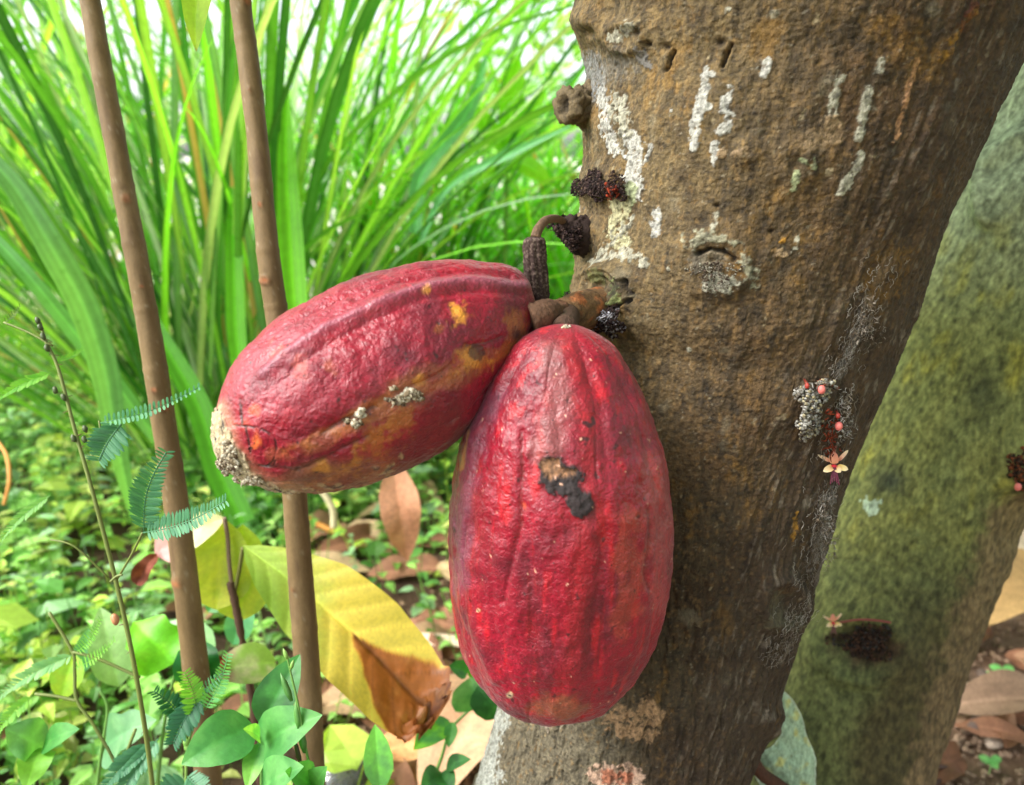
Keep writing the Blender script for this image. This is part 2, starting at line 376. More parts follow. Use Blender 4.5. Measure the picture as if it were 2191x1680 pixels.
fm = front & (TX > 900) & (TX < 2200) & (TY > -50) & (TY < 1700)
FX, FY, FD = TX[fm], TY[fm], TD[fm]
ZB = np.full((450, 340), 9.0); np.minimum.at(ZB, (np.clip((FY+60)/4, 0, 449).astype(int), np.clip((FX-900)/4, 0, 339).astype(int)), FD)
def tdepth(x, y):
    j, i = int((y+60)/4), int((x-900)/4)
    z = ZB[max(j-1, 0):j+2, max(i-1, 0):i+2] if 0 <= j < 449 and 0 <= i < 339 else ZB[:0]
    if z.size and z.min() < 5: return float(z.min())
    return float(FD[np.argmin(np.hypot(FX-x, FY-y))])
# --- second trunk
rows2 = np.concatenate([np.linspace(-600, -60, 40, endpoint=False), np.linspace(-60, 1740, 620), np.linspace(1742, 2300, 30)])
y2 = [-600, 0, 300, 600, 850, 1060, 1270, 1500, 1680, 2000, 2300]
l2 = [2480, 2216, 2085, 1960, 1862, 1790, 1712, 1640, 1590, 1500, 1400]
r2 = [3000, 2730, 2590, 2430, 2300, 2168, 2086, 2010, 1962, 1880, 1850]
d2 = [.70, .74, .765, .79, .81, .825, .84, .852, .86, .88, .92]
V, N, C, R, th = trunk_surface(y2, l2, r2, d2, rows2, 420)
X, Y, D = proj(V); front = np.sin(th)[None, :] > -.25
rel = .006*fbm(V*10+4, 3)+.002*fbm(V*45, 3)+.0018*fbm(V*np.array([150, 150, 60]), 3)
def ridge2(c0, c1, c2, w, h):
    global rel
    rel = rel + h*np.exp(-(seg_dist(X, Y, [c0, c1, c2])/w)**2)
ridge2((2120, 460), (2110, 350), (2191, 290), 26, .016); rel = rel+.012*np.exp(-(np.hypot(X-2180, Y-400)/70)**2)
dk = np.hypot((X-1850)/1.25, Y-1380); rel += .010*np.exp(-((dk-66)/22)**2) - .010*np.exp(-(dk/48)**2)+.006*np.exp(-(dk/90)**2)
db = np.hypot((X-2185), Y-1010); rel += .030*np.exp(-(db/45)**2)
rel -= .0015*np.exp(-(seg_dist(X, Y, [(1780, 1195), (1850, 1200), (1900, 1215)])/3)**2)+.0015*np.exp(-(seg_dist(X, Y, [(1800, 1425), (1860, 1445), (1920, 1440)])/3)**2)
nA = fbm(V*18, 4); nB = fbm(V*60+50, 3); nC = fbm(V*np.array([200, 200, 110])+7, 3)
gy = lin(124, 124, 66); gg = lin(92, 102, 62); pg = lin(160, 172, 142); brn = lin(66, 56, 34); dg = lin(48, 56, 36); yel = lin(140, 134, 46)
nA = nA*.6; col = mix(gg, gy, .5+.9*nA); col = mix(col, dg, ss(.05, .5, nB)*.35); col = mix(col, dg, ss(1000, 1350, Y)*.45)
col = mix(col, pg, ss(760, 250, Y)*ss(-.4, .2, nA+.2)*.9); col = mix(col, yel, ss(.1, .5, fbm(V*np.array([40, 40, 20])+70, 3))*.6*ss(1300, 900, Y)*ss(350, 650, Y))
ed = np.interp(Y, y2, r2)-X
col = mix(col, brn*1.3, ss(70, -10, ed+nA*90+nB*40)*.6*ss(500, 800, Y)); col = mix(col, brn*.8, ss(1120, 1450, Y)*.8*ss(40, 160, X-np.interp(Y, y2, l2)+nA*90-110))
col = mix(col, lin(112, 94, 66), ss(45, 0, ed+nB*50+nA*40)*.6)
col = mix(col, lin(42, 50, 45), np.exp(-(np.hypot(X-1905, (Y-1030)/.8)/38)**2)*.85); col = mix(col, lin(45, 48, 32), np.exp(-(np.hypot(X-2100, (Y-840)*.8)/42)**2)*.6)
col = mix(col, lin(170, 190, 165), (np.hypot(X-1870, (Y-1085)*1.2)+jn.mean()+40*nB < 22)*.8)
dk = np.hypot((X-1862)/1.3, (Y-1378)*1.1); col = mix(col, lin(56, 40, 28), ss(66, 22, dk+nB*46+nA*30)*.9); col = mix(col, lin(48, 34, 26), ss(48, 26, db+nB*20)*.8)
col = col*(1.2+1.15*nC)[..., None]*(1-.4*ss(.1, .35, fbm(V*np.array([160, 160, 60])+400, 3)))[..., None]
V = V+N*rel[..., None]
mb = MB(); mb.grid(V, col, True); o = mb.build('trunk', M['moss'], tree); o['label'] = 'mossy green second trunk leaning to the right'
SX, SY, SD = proj(V); f2 = front & (SX < 2260) & (SX > 1500) & (SY > 200) & (SY < 1700); SX, SY, SD = SX[f2], SY[f2], SD[f2]
def sdepth(x, y): return float(SD[np.argmin(np.hypot(SX-x, SY-y))])
def pxl(n, d): return n/F*d

# --- rough growths on the trunk
def crumbs(name, cx, cy, rx, ry, n, s0, s1, cols, depth, lift, parent, stick=.2, lab=None, sq=True):
    mb = MB()
    for i in range(n):
        a = random.uniform(0, 2*pi); rr = random.random()**.6*(.8+.22*math.sin(3*a+cx)+.16*math.sin(5*a+cy)); x = cx+rx*rr*math.cos(a); y = cy+ry*rr*math.sin(a)
        z = depth(x, y) if callable(depth) else depth
        h = lift*math.sqrt(max(0, 1-rr*rr))
        s = random.uniform(s0, s1)
        c = cols[random.randrange(len(cols))]*random.uniform(.7, 1.3)
        p = P(x, y, z-h*random.uniform(.35, 1))
        if random.random() < stick:
            dvec = nz(np.array([random.uniform(-1, 1), random.uniform(-1, .3), random.uniform(-1, 1)]))
            b = p+dvec*s*random.uniform(1.6, 3.5)
            mb.tube([p-dvec*s, (p+b)/2+rng.normal(size=3)*s*.5, b], [s*.3, s*.28, s*.12], 5, c)
        else: mb.ball(p, s, c, 7, 6, (1, random.uniform(.7, 1.2), random.uniform(.6, 1.1)), .55)
    o = mb.build(name, M['crumb'], parent)
    if lab: o['label'] = lab
    return o
blk = [lin(52, 40, 38), lin(36, 28, 26), lin(72, 56, 50), lin(44, 30, 32)]
crumbs('frass_clump', 1262, 398, 46, 34, 700, .0005, .0012, blk, tdepth, .006, tree, .4)
crumbs('frass_clump', 1312, 400, 34, 36, 420, .0004, .0010, blk+[lin(90, 70, 50)], tdepth, .004, tree, .4)
crumbs('frass_clump', 1308, 408, 20, 22, 50, .0007, .0015, [lin(130, 50, 28), lin(95, 35, 22), lin(50, 30, 26)], tdepth, .009, tree, .3)
mbk = MB(); kc = curve3([P(1290, 512, .545), P(1250, 505, .528), P(1220, 490, .522), P(1195, 478, .520)], 10)
w = np.linspace(.017, .006, len(kc)); TT = nz(np.gradient(kc, axis=0)); tht = np.linspace(0, 2*pi, 30, endpoint=False)
A_ = nz(np.cross(TT, UP)); B_ = np.cross(A_, TT)
Vk = kc[:, None]+w[:, None, None]*(np.cos(tht)[None, :, None]*A_[:, None]+np.sin(tht)[None, :, None]*B_[:, None])
Vk = Vk + nz(Vk-kc[:, None])*(fbm(Vk*320, 3)*.005)[..., None]
mbk.grid(Vk, lin(54, 42, 38)*(1+.6*fbm(Vk*400, 2))[..., None], True)
mbk.build('bark_stub', M['crumb'], tree)
crumbs('frass_clump', 1228, 503, 34, 34, 520, .0005, .0013, blk, lambda x, y: .522 if x < 1245 else .53, .014, tree, .35)
crumbs('frass_clump', 1192, 484, 20, 22, 120, .0005, .0013, blk, .520, .006, tree, .5)
crumbs('frass_clump', 1300, 692, 42, 36, 600, .0004, .0012, blk+[lin(120, 115, 118)], tdepth, .011, tree, .4)
crumbs('frass_clump', 1225, 630, 24, 10, 90, .0005, .0012, blk, .535, .006, tree, .5)
crumbs('pale_lichen', 1295, 678, 24, 14, 70, .0004, .0009, [lin(190, 188, 195), lin(150, 148, 155)], tdepth, .017, tree, .9)
wht = [lin(160, 158, 150), lin(126, 124, 116), lin(110, 104, 94), lin(160, 150, 120), lin(70, 60, 50)]
crumbs('pale_lichen', 1737, 858, 38, 50, 560, .0005, .0014, wht, tdepth, .008, tree, .15)
crumbs('pale_lichen', 1730, 915, 32, 30, 300, .0005, .0013, wht, tdepth, .007, tree, .15)
crumbs('pale_lichen', 1765, 822, 34, 12, 110, .0006, .0014, wht+[lin(110, 60, 40)], tdepth, .010, tree, .4)
crumbs('pale_lichen', 1810, 900, 22, 75, 150, .0005, .0011, [lin(150, 140, 130), lin(120, 110, 95), lin(185, 180, 175)], tdepth, .007, tree, .85)
crumbs('pale_lichen', 1770, 1130, 26, 100, 160, .0005, .0011, [lin(140, 128, 115), lin(110, 98, 82), lin(175, 168, 160)], tdepth, .006, tree, .85)
crumbs('pale_lichen', 1860, 690, 45, 90, 120, .0004, .0009, [lin(140, 130, 118), lin(100, 88, 72)], tdepth, .006, tree, .9)
crumbs('pale_lichen', 1530, 588, 60, 40, 300, .0003, .0008, [lin(120, 116, 104), lin(92, 82, 70), lin(66, 54, 44), lin(136, 130, 112)], tdepth, .004, tree, .3)
crumbs('frass_clump', 1852, 1374, 74, 50, 620, .0006, .0018, [lin(62, 46, 36), lin(40, 30, 26), lin(80, 56, 42), lin(52, 50, 48)], sdepth, .006, tree, .3)
crumbs('frass_clump', 2178, 1000, 28, 45, 160, .0008, .002, [lin(60, 45, 34), lin(40, 30, 24), lin(110, 60, 34)], sdepth(2165, 1000), .012, tree, .3)
def fibres(n, lines, cols, r0=.00012):
    mb = MB()
    for i in range(n):
        x0, y0, x1, y1, sp = lines[random.randrange(len(lines))]; u = random.random()*.93; L = random.uniform(9, 26)/max(math.hypot(x1-x0, y1-y0), 1)
        ox = random.gauss(0, sp); pts = []; ph = random.random()*6
        for k in range(7):
            v = u+L*k/6; x = x0+(x1-x0)*v+ox+2.6*math.sin(ph+k*1.1)+(k-3)*1.4*math.cos(ph); y = y0+(y1-y0)*v+random.gauss(0, 1.6)
            pts.append(P(x, y, tdepth(x, y)-random.uniform(.0002, .003)))
        mb.tube(np.array(pts), r0*random.uniform(.6, 1.6), 4, cols[random.randrange(len(cols))])
    mb.build('web_fibre', M['crumb'], tree)
fibres(900, [(1895, 540, 1800, 800, 26), (1860, 660, 1790, 810, 14), (1815, 820, 1780, 990, 20), (1775, 1020, 1715, 1310, 20), (1765, 1050, 1745, 1200, 8), (1720, 1290, 1650, 1420, 18)], [lin(140, 132, 120), lin(112, 100, 84), lin(160, 154, 144), lin(96, 80, 62)])
# knob sticking out at the left edge
kn = MB(); c0 = P(1262, 228, .530); c1 = P(1205, 226, .512); ks = np.linspace(0, 1, 26)
prof = np.interp(ks, [0, .3, .6, .85, .95, 1], [.016, .0125, .0110, .0118, .0100, .006])
ax = nz(c1-c0); a1_ = nz(np.cross(ax, UP)); b1_ = np.cross(a1_, ax); tt = np.linspace(0, 2*pi, 60, endpoint=False)
kv = (c0+(c1-c0)*ks[:, None])[:, None]+prof[:, None, None]*(np.cos(tt)[None, :, None]*a1_+np.sin(tt)[None, :, None]*b1_)
cc = lin(98, 84, 60)*(1+.7*fbm(kv*220, 3))[..., None]
kv = kv+nz(kv-(c0+(c1-c0)*ks[:, None])[:, None])*(.0046*fbm(kv*190, 3))[..., None]
kv = np.concatenate([kv, (c1-ax*.004)+(kv[-1:]-c1)*.55, (c1-ax*.0045)+(kv[-1:]-c1)*.02]); cc = np.concatenate([cc, cc[-1:]*.4, cc[-1:]*.3])
kn.grid(kv, cc, True); kn.build('knob', M['bark'], tree)

# --- woody pod cushion / stub joining pods and trunk
st = MB(); cp = curve3([P(1320, 668, .52), P(1260, 662, .495), P(1200, 672, .462), P(1150, 682, .440)], 14)
w = np.interp(np.linspace(0, 1, len(cp)), [0, .3, .55, .7, 1], [.019, .0135, .0105, .0085, .0095])
TT = nz(np.gradient(cp, axis=0)); A_ = nz(np.cross(TT, UP)); B_ = np.cross(A_, TT); tht = np.linspace(0, 2*pi, 48, endpoint=False)
Vs = cp[:, None]+w[:, None, None]*(np.cos(tht)[None, :, None]*A_[:, None]+np.sin(tht)[None, :, None]*B_[:, None])
rl = .0016*fbm(Vs*np.array([90, 200, 260]), 3)+.0008*fbm(Vs*420, 2)
ln = np.linspace(0, 1, len(cp)); rl = rl - .0018*np.exp(-((ln-.66)/.02)**2)[:, None]
Vs = Vs+nz(Vs-cp[:, None])*rl[..., None]
cs = mix(lin(116, 88, 58), lin(168, 100, 56), ss(.05, .35, fbm(Vs*110+9, 3))); cs = mix(cs, lin(52, 38, 28), ss(.0, .4, fbm(Vs*170+40, 3))*.7)
cs = mix(cs, lin(88, 62, 44), (ss(.62, .7, ln)[:, None]+0*rl)*.8)
st.grid(Vs, cs, True); st.build('pod_stalk', M['bark'], tree)
tw = MB(); tw.tube(curve3([P(1178, 672, .446), P(1160, 676, .436), P(1136, 684, .434)], 5), [.0080, .0086, .0092, .0085, .0094, .0088, .0093, .0086, .0095, .009, .0088], 20, lin(88, 62, 44)); tw.tube(curve3([P(1215, 676, .462), P(1212, 690, .448), P(1208, 704, .43)], 5), [.0074]*11, 20, lin(70, 50, 36)); tw.build('pod_stalk', M['bark'], tree)

# ================================================================== PODS
def pod(name, label, outline, A, B, dA, dB, furrow, paint, nr=460, nc=620, seed=0, FD_=.027):
    A = np.array(A, float); B = np.array(B, float); L2 = np.linalg.norm(B-A); ax = (B-A)/L2; nn = np.array([-ax[1], ax[0]])
    oc = catmull(outline, 30); s = (oc-A)@ax; h = (oc-A)@nn
    i0 = s.argmin(); oc = np.roll(oc, -i0, 0); s = np.roll(s, -i0); h = np.roll(h, -i0); i1 = s.argmax()
    sa, ha = s[:i1+1], h[:i1+1]; sb, hb = s[i1:][::-1], h[i1:][::-1]
    def mono(s, h):
        k = np.maximum.accumulate(s); return k, h
    sa, ha = mono(sa, ha); sb, hb = mono(sb, hb)
    t = np.linspace(0, 1, nr); sg = s.min()+(s.max()-s.min())*(1-np.cos(pi*t))/2
    H1 = np.interp(sg, sa, ha); H2 = np.interp(sg, sb, hb)
    def smo(a, k=13): return np.convolve(np.pad(a, k//2, 'edge'), np.ones(k)/k, 'valid')
    mid = smo((H1+H2)/2); hw = np.abs(H1-H2)/2; hw[1:-1] = smo(hw, 5)[1:-1]; hw = np.maximum(hw, .05)
    d = dA+(dB-dA)*(sg/L2)
    cen = A+sg[:, None]*ax+mid[:, None]*nn
    Cn = P(cen[:, 0], cen[:, 1], d); k = hw/F; R = d*k/np.sqrt(1+k*k)
    n3 = nn[0]*RT-nn[1]*UP
    T = nz(P(*B, dB)-P(*A, dA)); m3 = nz(np.cross(T, n3));
    if m3@FW > 0: m3 = -m3
    n3 = nz(n3-(n3@T)*T)
    th = np.linspace(-pi/2, 3*pi/2, nc, endpoint=False)
    dr = np.cos(th)[:, None]*n3+np.sin(th)[:, None]*m3
    V0 = Cn[:, None]+R[:, None, None]*dr
    N = np.broadcast_to(dr[None], V0.shape)
    wob = .10*fbm(V0*22+seed, 2)
    e = np.sin(pi*t)[:, None]**.7
    a = (th[None]-math.radians(furrow))*5+wob*5+ (0.25*np.sin(2.2*t+seed))[:, None]
    f = np.abs(np.sin(a)); alt = .5+.5*np.cos(a)
    wt = .55+.45*np.sign(np.sin(a*1.0+.01))*0
    rel = -R.max()*(FD_*(1-f)**1.5)*e*(.6+.6*ss(-.3, .4, fbm(V0*18+seed+3, 2)))
    cre = np.exp(-(f/.075)**2)*ss(-.05, .35, fbm(V0*24+seed+9, 2))
    rel -= .0008*cre*e
    rel += .0018*fbm(V0*42+seed, 3)*e + .0009*fbm(V0*110+seed, 3)+.00035*fbm(V0*330, 2)
    X, Y, D = proj(V0); front = (np.sin(th) > -.2)[None]&np.ones_like(X, bool)
    col, rough, rel2 = paint(V0, X, Y, f, t[:, None]+0*X, th[None]+0*X, front, cre)
    rel = rel+rel2
    Vf = V0+N*(rel)[..., None]
    root = thing(name, label, 'cacao pod', Cn[0])
    mb = MB(); mb.grid(Vf, col, True); o = mb.build('husk', M['pod'], root)
    at = o.data.attributes.new('Rough', 'FLOAT', 'POINT'); at.data.foreach_set('value', rough.ravel().astype(np.float32))
    X, Y, D = proj(Vf); fr = (np.sin(th) > .02)
    return root, X[:, fr], Y[:, fr], D[:, fr]
def mk_depth(X, Y, D):
    X, Y, D = X.ravel(), Y.ravel(), D.ravel()
    return lambda x, y: float(D[np.argmin(np.hypot(X-x, Y-y))])

RED = lin(138, 10, 36); DRD = lin(80, 8, 28); BRT = lin(158, 12, 30); YEL = lin(205, 138, 44); MAU = lin(150, 96, 112); BRN = lin(128, 84, 48)
def paint1(V, X, Y, f, t, th, front, cre):
    n1 = fbm(V*30+1, 4); n2 = fbm(V*80+2, 3); n3 = fbm(V*240+3, 3)
    c = mix(RED, DRD, ss(-.1, .4, n1)*.6); c = mix(c, BRT, ss(.1, .5, n2)*.5)
    c = mix(c, DRD*.8, ss(1000, 1120, X)*.35)
    c = c*(1+.35*n3)[..., None]
    # yellow-brown streaks in the lower furrows and towards the underside
    lowb = poly_in(X, Y, [(1130, 690), (1050, 745), (870, 805), (700, 905), (560, 965), (560, 1000), (720, 950), (900, 850), (1080, 790), (1120, 740)])
    c = mix(c, mix(YEL*.8, BRN, ss(-.2, .3, n2)), ss(-4, 18, lowb+30*n1+34*n2)*.42)
    und = poly_in(X, Y, [(480, 1010), (560, 1030), (640, 1010), (740, 985), (850, 950), (900, 1000), (800, 1060), (600, 1080), (500, 1060)])
    c = mix(c, mix(lin(150, 104, 58), lin(112, 76, 50), ss(-.2, .3, n2)), ss(-20, 30, und+34*n1)*.75)
    und2 = poly_in(X, Y, [(850, 950), (985, 860), (1000, 940), (900, 1010), (830, 1020)])
    c = mix(c, lin(96, 42, 38), ss(-25, 15, und2)*.6)
    for x, y, r, cc, a in ((975, 668, 15, YEL*1.15, .95), (912, 622, 7, YEL*1.1, .8), (1015, 768, 20, YEL*.9, .85), (1105, 690, 18, lin(160, 96, 40), .7), (895, 812, 13, YEL, .7), (650, 790, 18, lin(214, 90, 60), .35), (600, 745, 14, lin(220, 110, 70), .35), (760, 995, 18, YEL*.9, .6), (690, 1000, 10, YEL*.9, .6), (520, 905, 14, lin(222, 90, 40), .35), (548, 950, 8, lin(235, 120, 50), .7), (540, 880, 9, lin(222, 100, 50), .5), (700, 780, 12, lin(200, 110, 60), .25), (940, 700, 8, YEL, .2), (860, 905, 24, YEL*.85, .4), (800, 935, 22, YEL*.75, .5)):
        d = np.hypot(X-x, Y-y); c = mix(c, cc, ss(r*.9, -r*.7, d-r+r*(n2*2.0+n3*1.5))*a*front)
    top = seg_dist(X, Y, [(1130, 612), (1000, 598), (900, 615), (800, 655), (700, 700), (610, 755), (560, 800)])
    rel = .0019*np.exp(-(top/10)**2)-.0012*np.exp(-((seg_dist(X, Y, [(1120, 630), (1000, 618), (900, 640), (800, 680), (700, 735), (620, 790)]))/9)**2)
    c = mix(c, MAU, np.exp(-(top/7)**2)*.5)  # mauve highlight painted along the raised ridge
    rel -= .0016*np.exp(-(seg_dist(X, Y, [(1090, 590), (980, 578), (860, 598), (760, 640)])/8)**2)
    # furrow cracks
    for pts in ([(690, 930), (730, 905), (770, 890), (800, 872)], [(640, 1005), (690, 985), (740, 955), (790, 930)], [(1000, 740), (1040, 735), (1075, 720)], [(560, 1000), (610, 1002), (640, 1008)]):
        d = seg_dist(X, Y, pts)+3*n3; c = mix(c, lin(60, 30, 20), np.exp(-(d/2.4)**2)*.6*front); rel -= .001*np.exp(-(d/6)**2)
    # dark scratches
    for pts, w in (([(516, 852), (514, 875), (518, 905)], 4.6), ([(500, 910), (530, 912), (560, 918), (580, 930)], 3.2), ([(525, 912), (533, 945), (536, 968)], 2.8), ([(588, 935), (592, 960), (586, 985), (575, 1000)], 3.0), ([(545, 995), (565, 1000), (586, 1001), (590, 985)], 2.6), ([(520, 985), (535, 990)], 4)):
        d = seg_dist(X, Y, pts)+2.6*n3+1.5*n2; m = ss(w*.6, -w*.5, d-w*.75)*front*ss(-.35, .05, n3+.5*n2); c = mix(c, lin(40, 20, 18), m*.9); rel -= .0006*m
    # crusty tip
    pl = poly_in(X, Y, [(470, 872), (488, 912), (508, 955), (540, 1000), (575, 1030), (640, 1060), (560, 1080), (440, 1010), (430, 930), (455, 880)])
    m = ss(-5, 5, pl+16*n2+12*n1)*front
    m2 = ss(-30, 6, pl+20*n1)*front; c = mix(c, lin(196, 150, 110), m2*.45)
    cr = mix(lin(178, 162, 128), lin(110, 88, 62), ss(.0, .45, fbm(V*380+5, 3))); cr = mix(cr, lin(40, 32, 26), ss(.3, .42, fbm(V*230+15, 2)))
    c = mix(c, cr, m)
    rel += m*(.0012+.0024*fbm(V*320+4, 3))
    # underside scabs
    sc_ = poly_in(X, Y, [(640, 1045), (760, 1015), (850, 975), (880, 1000), (800, 1050), (660, 1062)])
    ms = ss(-2, 4, sc_*.3+26*fbm(V*130+77, 3)-7)*front; c = mix(c, mix(lin(170, 150, 110), lin(50, 40, 34), ss(-.1, .2, n3)), ms*.8); rel += ms*.0006
    mm = np.exp(-(np.hypot((X-870), (Y-848)*1.4)/40)**2)*front; c = mix(c, lin(165, 110, 70), mm*.6)
    mm = np.exp(-(np.hypot((X-1105), (Y-715)*.8)/12)**2)*front; c = mix(c, lin(36, 26, 22), mm*.95)
    mm = ss(.5, .6, np.exp(-(np.hypot((X-1020), (Y-755)*1)/22)**2)+.4*n3)*front; c = mix(c, lin(60, 40, 26), mm*.8)
    c = mix(c, lin(30, 14, 14), ss(.50, .58, fbm(V*210+33, 2))*.8)
    rough = .37+.12*ss(-.3, .4, n1)+.1*ss(0, .4, n3)+.3*m+.12*ss(-30, 22, und)
    return c, rough, rel
out1 = [(1136, 640), (1118, 592), (1085, 570), (1030, 563), (960, 560), (890, 566), (820, 580), (750, 603), (690, 632), (620, 668), (560, 715), (510, 768), (478, 830), (460, 895), (456, 945), (470, 990), (510, 1022), (560, 1042), (620, 1055), (690, 1058), (770, 1045), (850, 1016), (930, 978), (985, 938), (1040, 870), (1090, 800), (1125, 740), (1142, 690)]
pod1, px1, py1, pd1 = pod('cacao_pod', 'ripe red cacao pod hanging sideways, with a crusty whitish tip and yellow blotches', out1, (1142, 652), (470, 965), .455, .405, 72, paint1, seed=2.3, FD_=.022)
dep1 = mk_depth(px1, py1, pd1)
def paint2(V, X, Y, f, t, th, front, cre):
    n1 = fbm(V*28+21, 4); n2 = fbm(V*75+22, 3); n3 = fbm(V*240+23, 3); st_ = fbm(V*np.array([120, 120, 22])+24, 3)
    c = mix(RED, DRD, ss(-.1, .4, n1)*.65); c = mix(c, lin(190, 14, 28), ss(.05, .4, st_)*.6)
    fr_b = np.exp(-(seg_dist(X, Y, [(1215, 740), (1258, 830), (1262, 950), (1250, 1100), (1240, 1250), (1225, 1400), (1200, 1500)])/26)**2)
    c = mix(c, lin(150, 8, 22), fr_b*.6)
    c = c*(1+.35*n3)[..., None]
    # grey-brown weathered band upper left of centre
    b = seg_dist(X, Y, [(1180, 760), (1190, 830), (1185, 930), (1170, 960)]); c = mix(c, lin(136, 92, 88), ss(55, 10, b+40*n2+25*n1)*.5*front)
    b = seg_dist(X, Y, [(1052, 840), (1010, 940), (985, 1080), (985, 1250)]); c = mix(c, lin(132, 84, 104), ss(36, 5, b+35*n2)*.45*front)  # purple-pink sky sheen painted down the left side
    b = seg_dist(X, Y, [(1130, 1260), (1150, 1400), (1160, 1500)]); c = mix(c, lin(84, 14, 26), ss(40, 8, b+40*n2)*.55*front)
    b = seg_dist(X, Y, [(1400, 1000), (1420, 1150), (1400, 1300)]); c = mix(c, lin(176, 84, 84), ss(46, 5, b+40*n2)*.4*front)  # light pink sky reflection painted on the right rim
    b = seg_dist(X, Y, [(1330, 1350), (1360, 1250), (1330, 1120)]); c = mix(c, lin(170, 70, 44), ss(40, 5, b+60*n2+30*st_)*.4*front)
    b = seg_dist(X, Y, [(1012, 925), (1000, 960), (992, 1000)]); c = mix(c, lin(214, 150, 80), ss(8, 0, b+9*n2)*.7*front)
    c = mix(c, lin(235, 110, 70), ss(10, 0, np.hypot(X-1118, (Y-1085)*.8)+5*n2)*.6*front)
    rel = -.0014*np.exp(-(seg_dist(X, Y, [(1116, 925), (1118, 990), (1112, 1060), (1114, 1120), (1095, 1200), (1075, 1290)])/7)**2)
    d = seg_dist(X, Y, [(1114, 930), (1117, 1000), (1112, 1080), (1115, 1120), (1106, 1150)])+2.5*n3
    c = mix(c, lin(110, 8, 16), np.exp(-(d/3.5)**2)*.8*front)
    d = seg_dist(X, Y, [(1388, 1090), (1392, 1160), (1382, 1230), (1390, 1260)])+3*n3; c = mix(c, lin(110, 14, 20), np.exp(-(d/3.)**2)*.7*front); rel -= .0015*np.exp(-(d/7)**2)
    rel -= .0020*np.exp(-(seg_dist(X, Y, [(1240, 740), (1285, 850), (1300, 1000), (1290, 1200), (1262, 1400)])/14)**2)*.6
    rel += .0022*np.exp(-(seg_dist(X, Y, [(1172, 740), (1165, 850), (1175, 960)])/20)**2)
    rel += .0022*np.exp(-(seg_dist(X, Y, [(1075, 800), (1025, 900), (998, 1020), (990, 1200), (1015, 1350), (1060, 1450)])/15)**2)
    rel += .0018*fbm(V*np.array([55, 55, 30])+60, 3)
    # the burnt-looking scar
    pl = poly_in(X, Y, [(1147, 988), (1170, 978), (1196, 978), (1212, 998), (1240, 1002), (1246, 1015), (1240, 1040), (1252, 1055), (1262, 1068), (1272, 1085), (1268, 1100), (1248, 1106), (1225, 1095), (1212, 1078), (1208, 1060), (1185, 1055), (1165, 1048), (1152, 1030), (1160, 1015), (1152, 1000)])
    n5 = fbm(V*520, 2); m = ss(-2, 2, pl+17*n3+9*n2+8*n5)*front
    tan = ss(-3, 4, poly_in(X, Y, [(1152, 984), (1194, 980), (1202, 1003), (1234, 1006), (1226, 1022), (1196, 1018), (1184, 1026), (1166, 1012), (1156, 1000)])+12*n3+8*n5)*.85
    sc = mix(lin(38, 28, 28)*(1+.7*n3)[..., None], lin(128, 90, 60)*(1+1.2*n5)[..., None], tan); c = mix(c, sc, m)
    c = mix(c, lin(60, 10, 16), ss(-7, 0, pl+4*n2)*(1-m)*.5*front)
    rel += -.0012*m*tan + .0008*m*(1-tan)*(1+1.5*n3)
    for pts, w in (([(1250, 905), (1262, 912), (1275, 908), (1270, 898)], 3.4), ([(1248, 938), (1256, 940)], 4.5), ([(1252, 950)], 3), ([(1300, 955)], 0.1)):
        d = seg_dist(X, Y, pts)+2.5*n3; c = mix(c, lin(36, 14, 18), ss(w*.6, -w*.3, d-w)*.85*front)
    for x, y, r in ((1092, 1487, 9), (1025, 1305, 4.5)):
        d = np.hypot(X-x, Y-y); c = mix(c, lin(196, 168, 130), ss(r, r*.5, d+4*n3)*front); c = mix(c, lin(60, 40, 30), ss(r*.45, r*.2, d)*front)
    d = np.hypot(X-1195, (Y-1515)*2); c = mix(c, lin(140, 90, 56), ss(80, 30, d+50*n2)*.6*front)
    c = mix(c, lin(44, 12, 18), ss(.50, .58, fbm(V*200+43, 2))*.75)
    c = mix(c, lin(230, 180, 150), ss(.56, .62, fbm(V*300+53, 2))*.7)
    rough = .33+.14*ss(-.3, .4, n1)+.1*ss(0, .4, n3)+.4*m
    rough = rough + .10*fr_b
    return c, rough, rel
out2 = [(1205, 697), (1170, 701), (1133, 713), (1095, 740), (1060, 787), (1032, 836), (1003, 890), (978, 958), (963, 1035), (957, 1115), (960, 1200), (968, 1290), (984, 1370), (1012, 1432), (1052, 1485), (1095, 1520), (1135, 1540), (1165, 1543), (1210, 1524), (1262, 1506), (1314, 1482), (1358, 1440), (1392, 1385), (1416, 1318), (1431, 1240), (1439, 1155), (1437, 1075), (1428, 1000), (1410, 928), (1388, 868), (1364, 822), (1342, 784), (1311, 740), (1260, 707), (1230, 698)]
out2 = [(x, 697+(y-697)*(1-.030*((y-697)/850)**2)) for x, y in out2]
pod2, px2, py2, pd2 = pod('cacao_pod', 'large glossy crimson cacao pod hanging upright against the trunk, with a black scar', out2, (1208, 697), (1158, 1543), .418, .500, 74, paint2, seed=7.7)
dep2 = mk_depth(px2, py2, pd2)
wh = [lin(196, 188, 168), lin(168, 156, 132), lin(130, 114, 90), lin(80, 64, 50)]
crumbs('mould_tuft', 880, 846, 30, 14, 190, .0006, .0013, wh, dep1, .0025, pod1, .1)
crumbs('mould_tuft', 852, 858, 26, 10, 110, .0005, .0011, wh, dep1, .002, pod1, .1)
crumbs('mould_tuft', 842, 831, 8, 5, 24, .0005, .001, wh, dep1, .002, pod1, .1)
crumbs('mould_tuft', 772, 885, 10, 11, 60, .0006, .0013, wh[:2], dep1, .003, pod1, .1)
crumbs('mould_tuft', 762, 906, 13, 10, 60, .0005, .0012, wh, dep1, .002, pod1, .1)
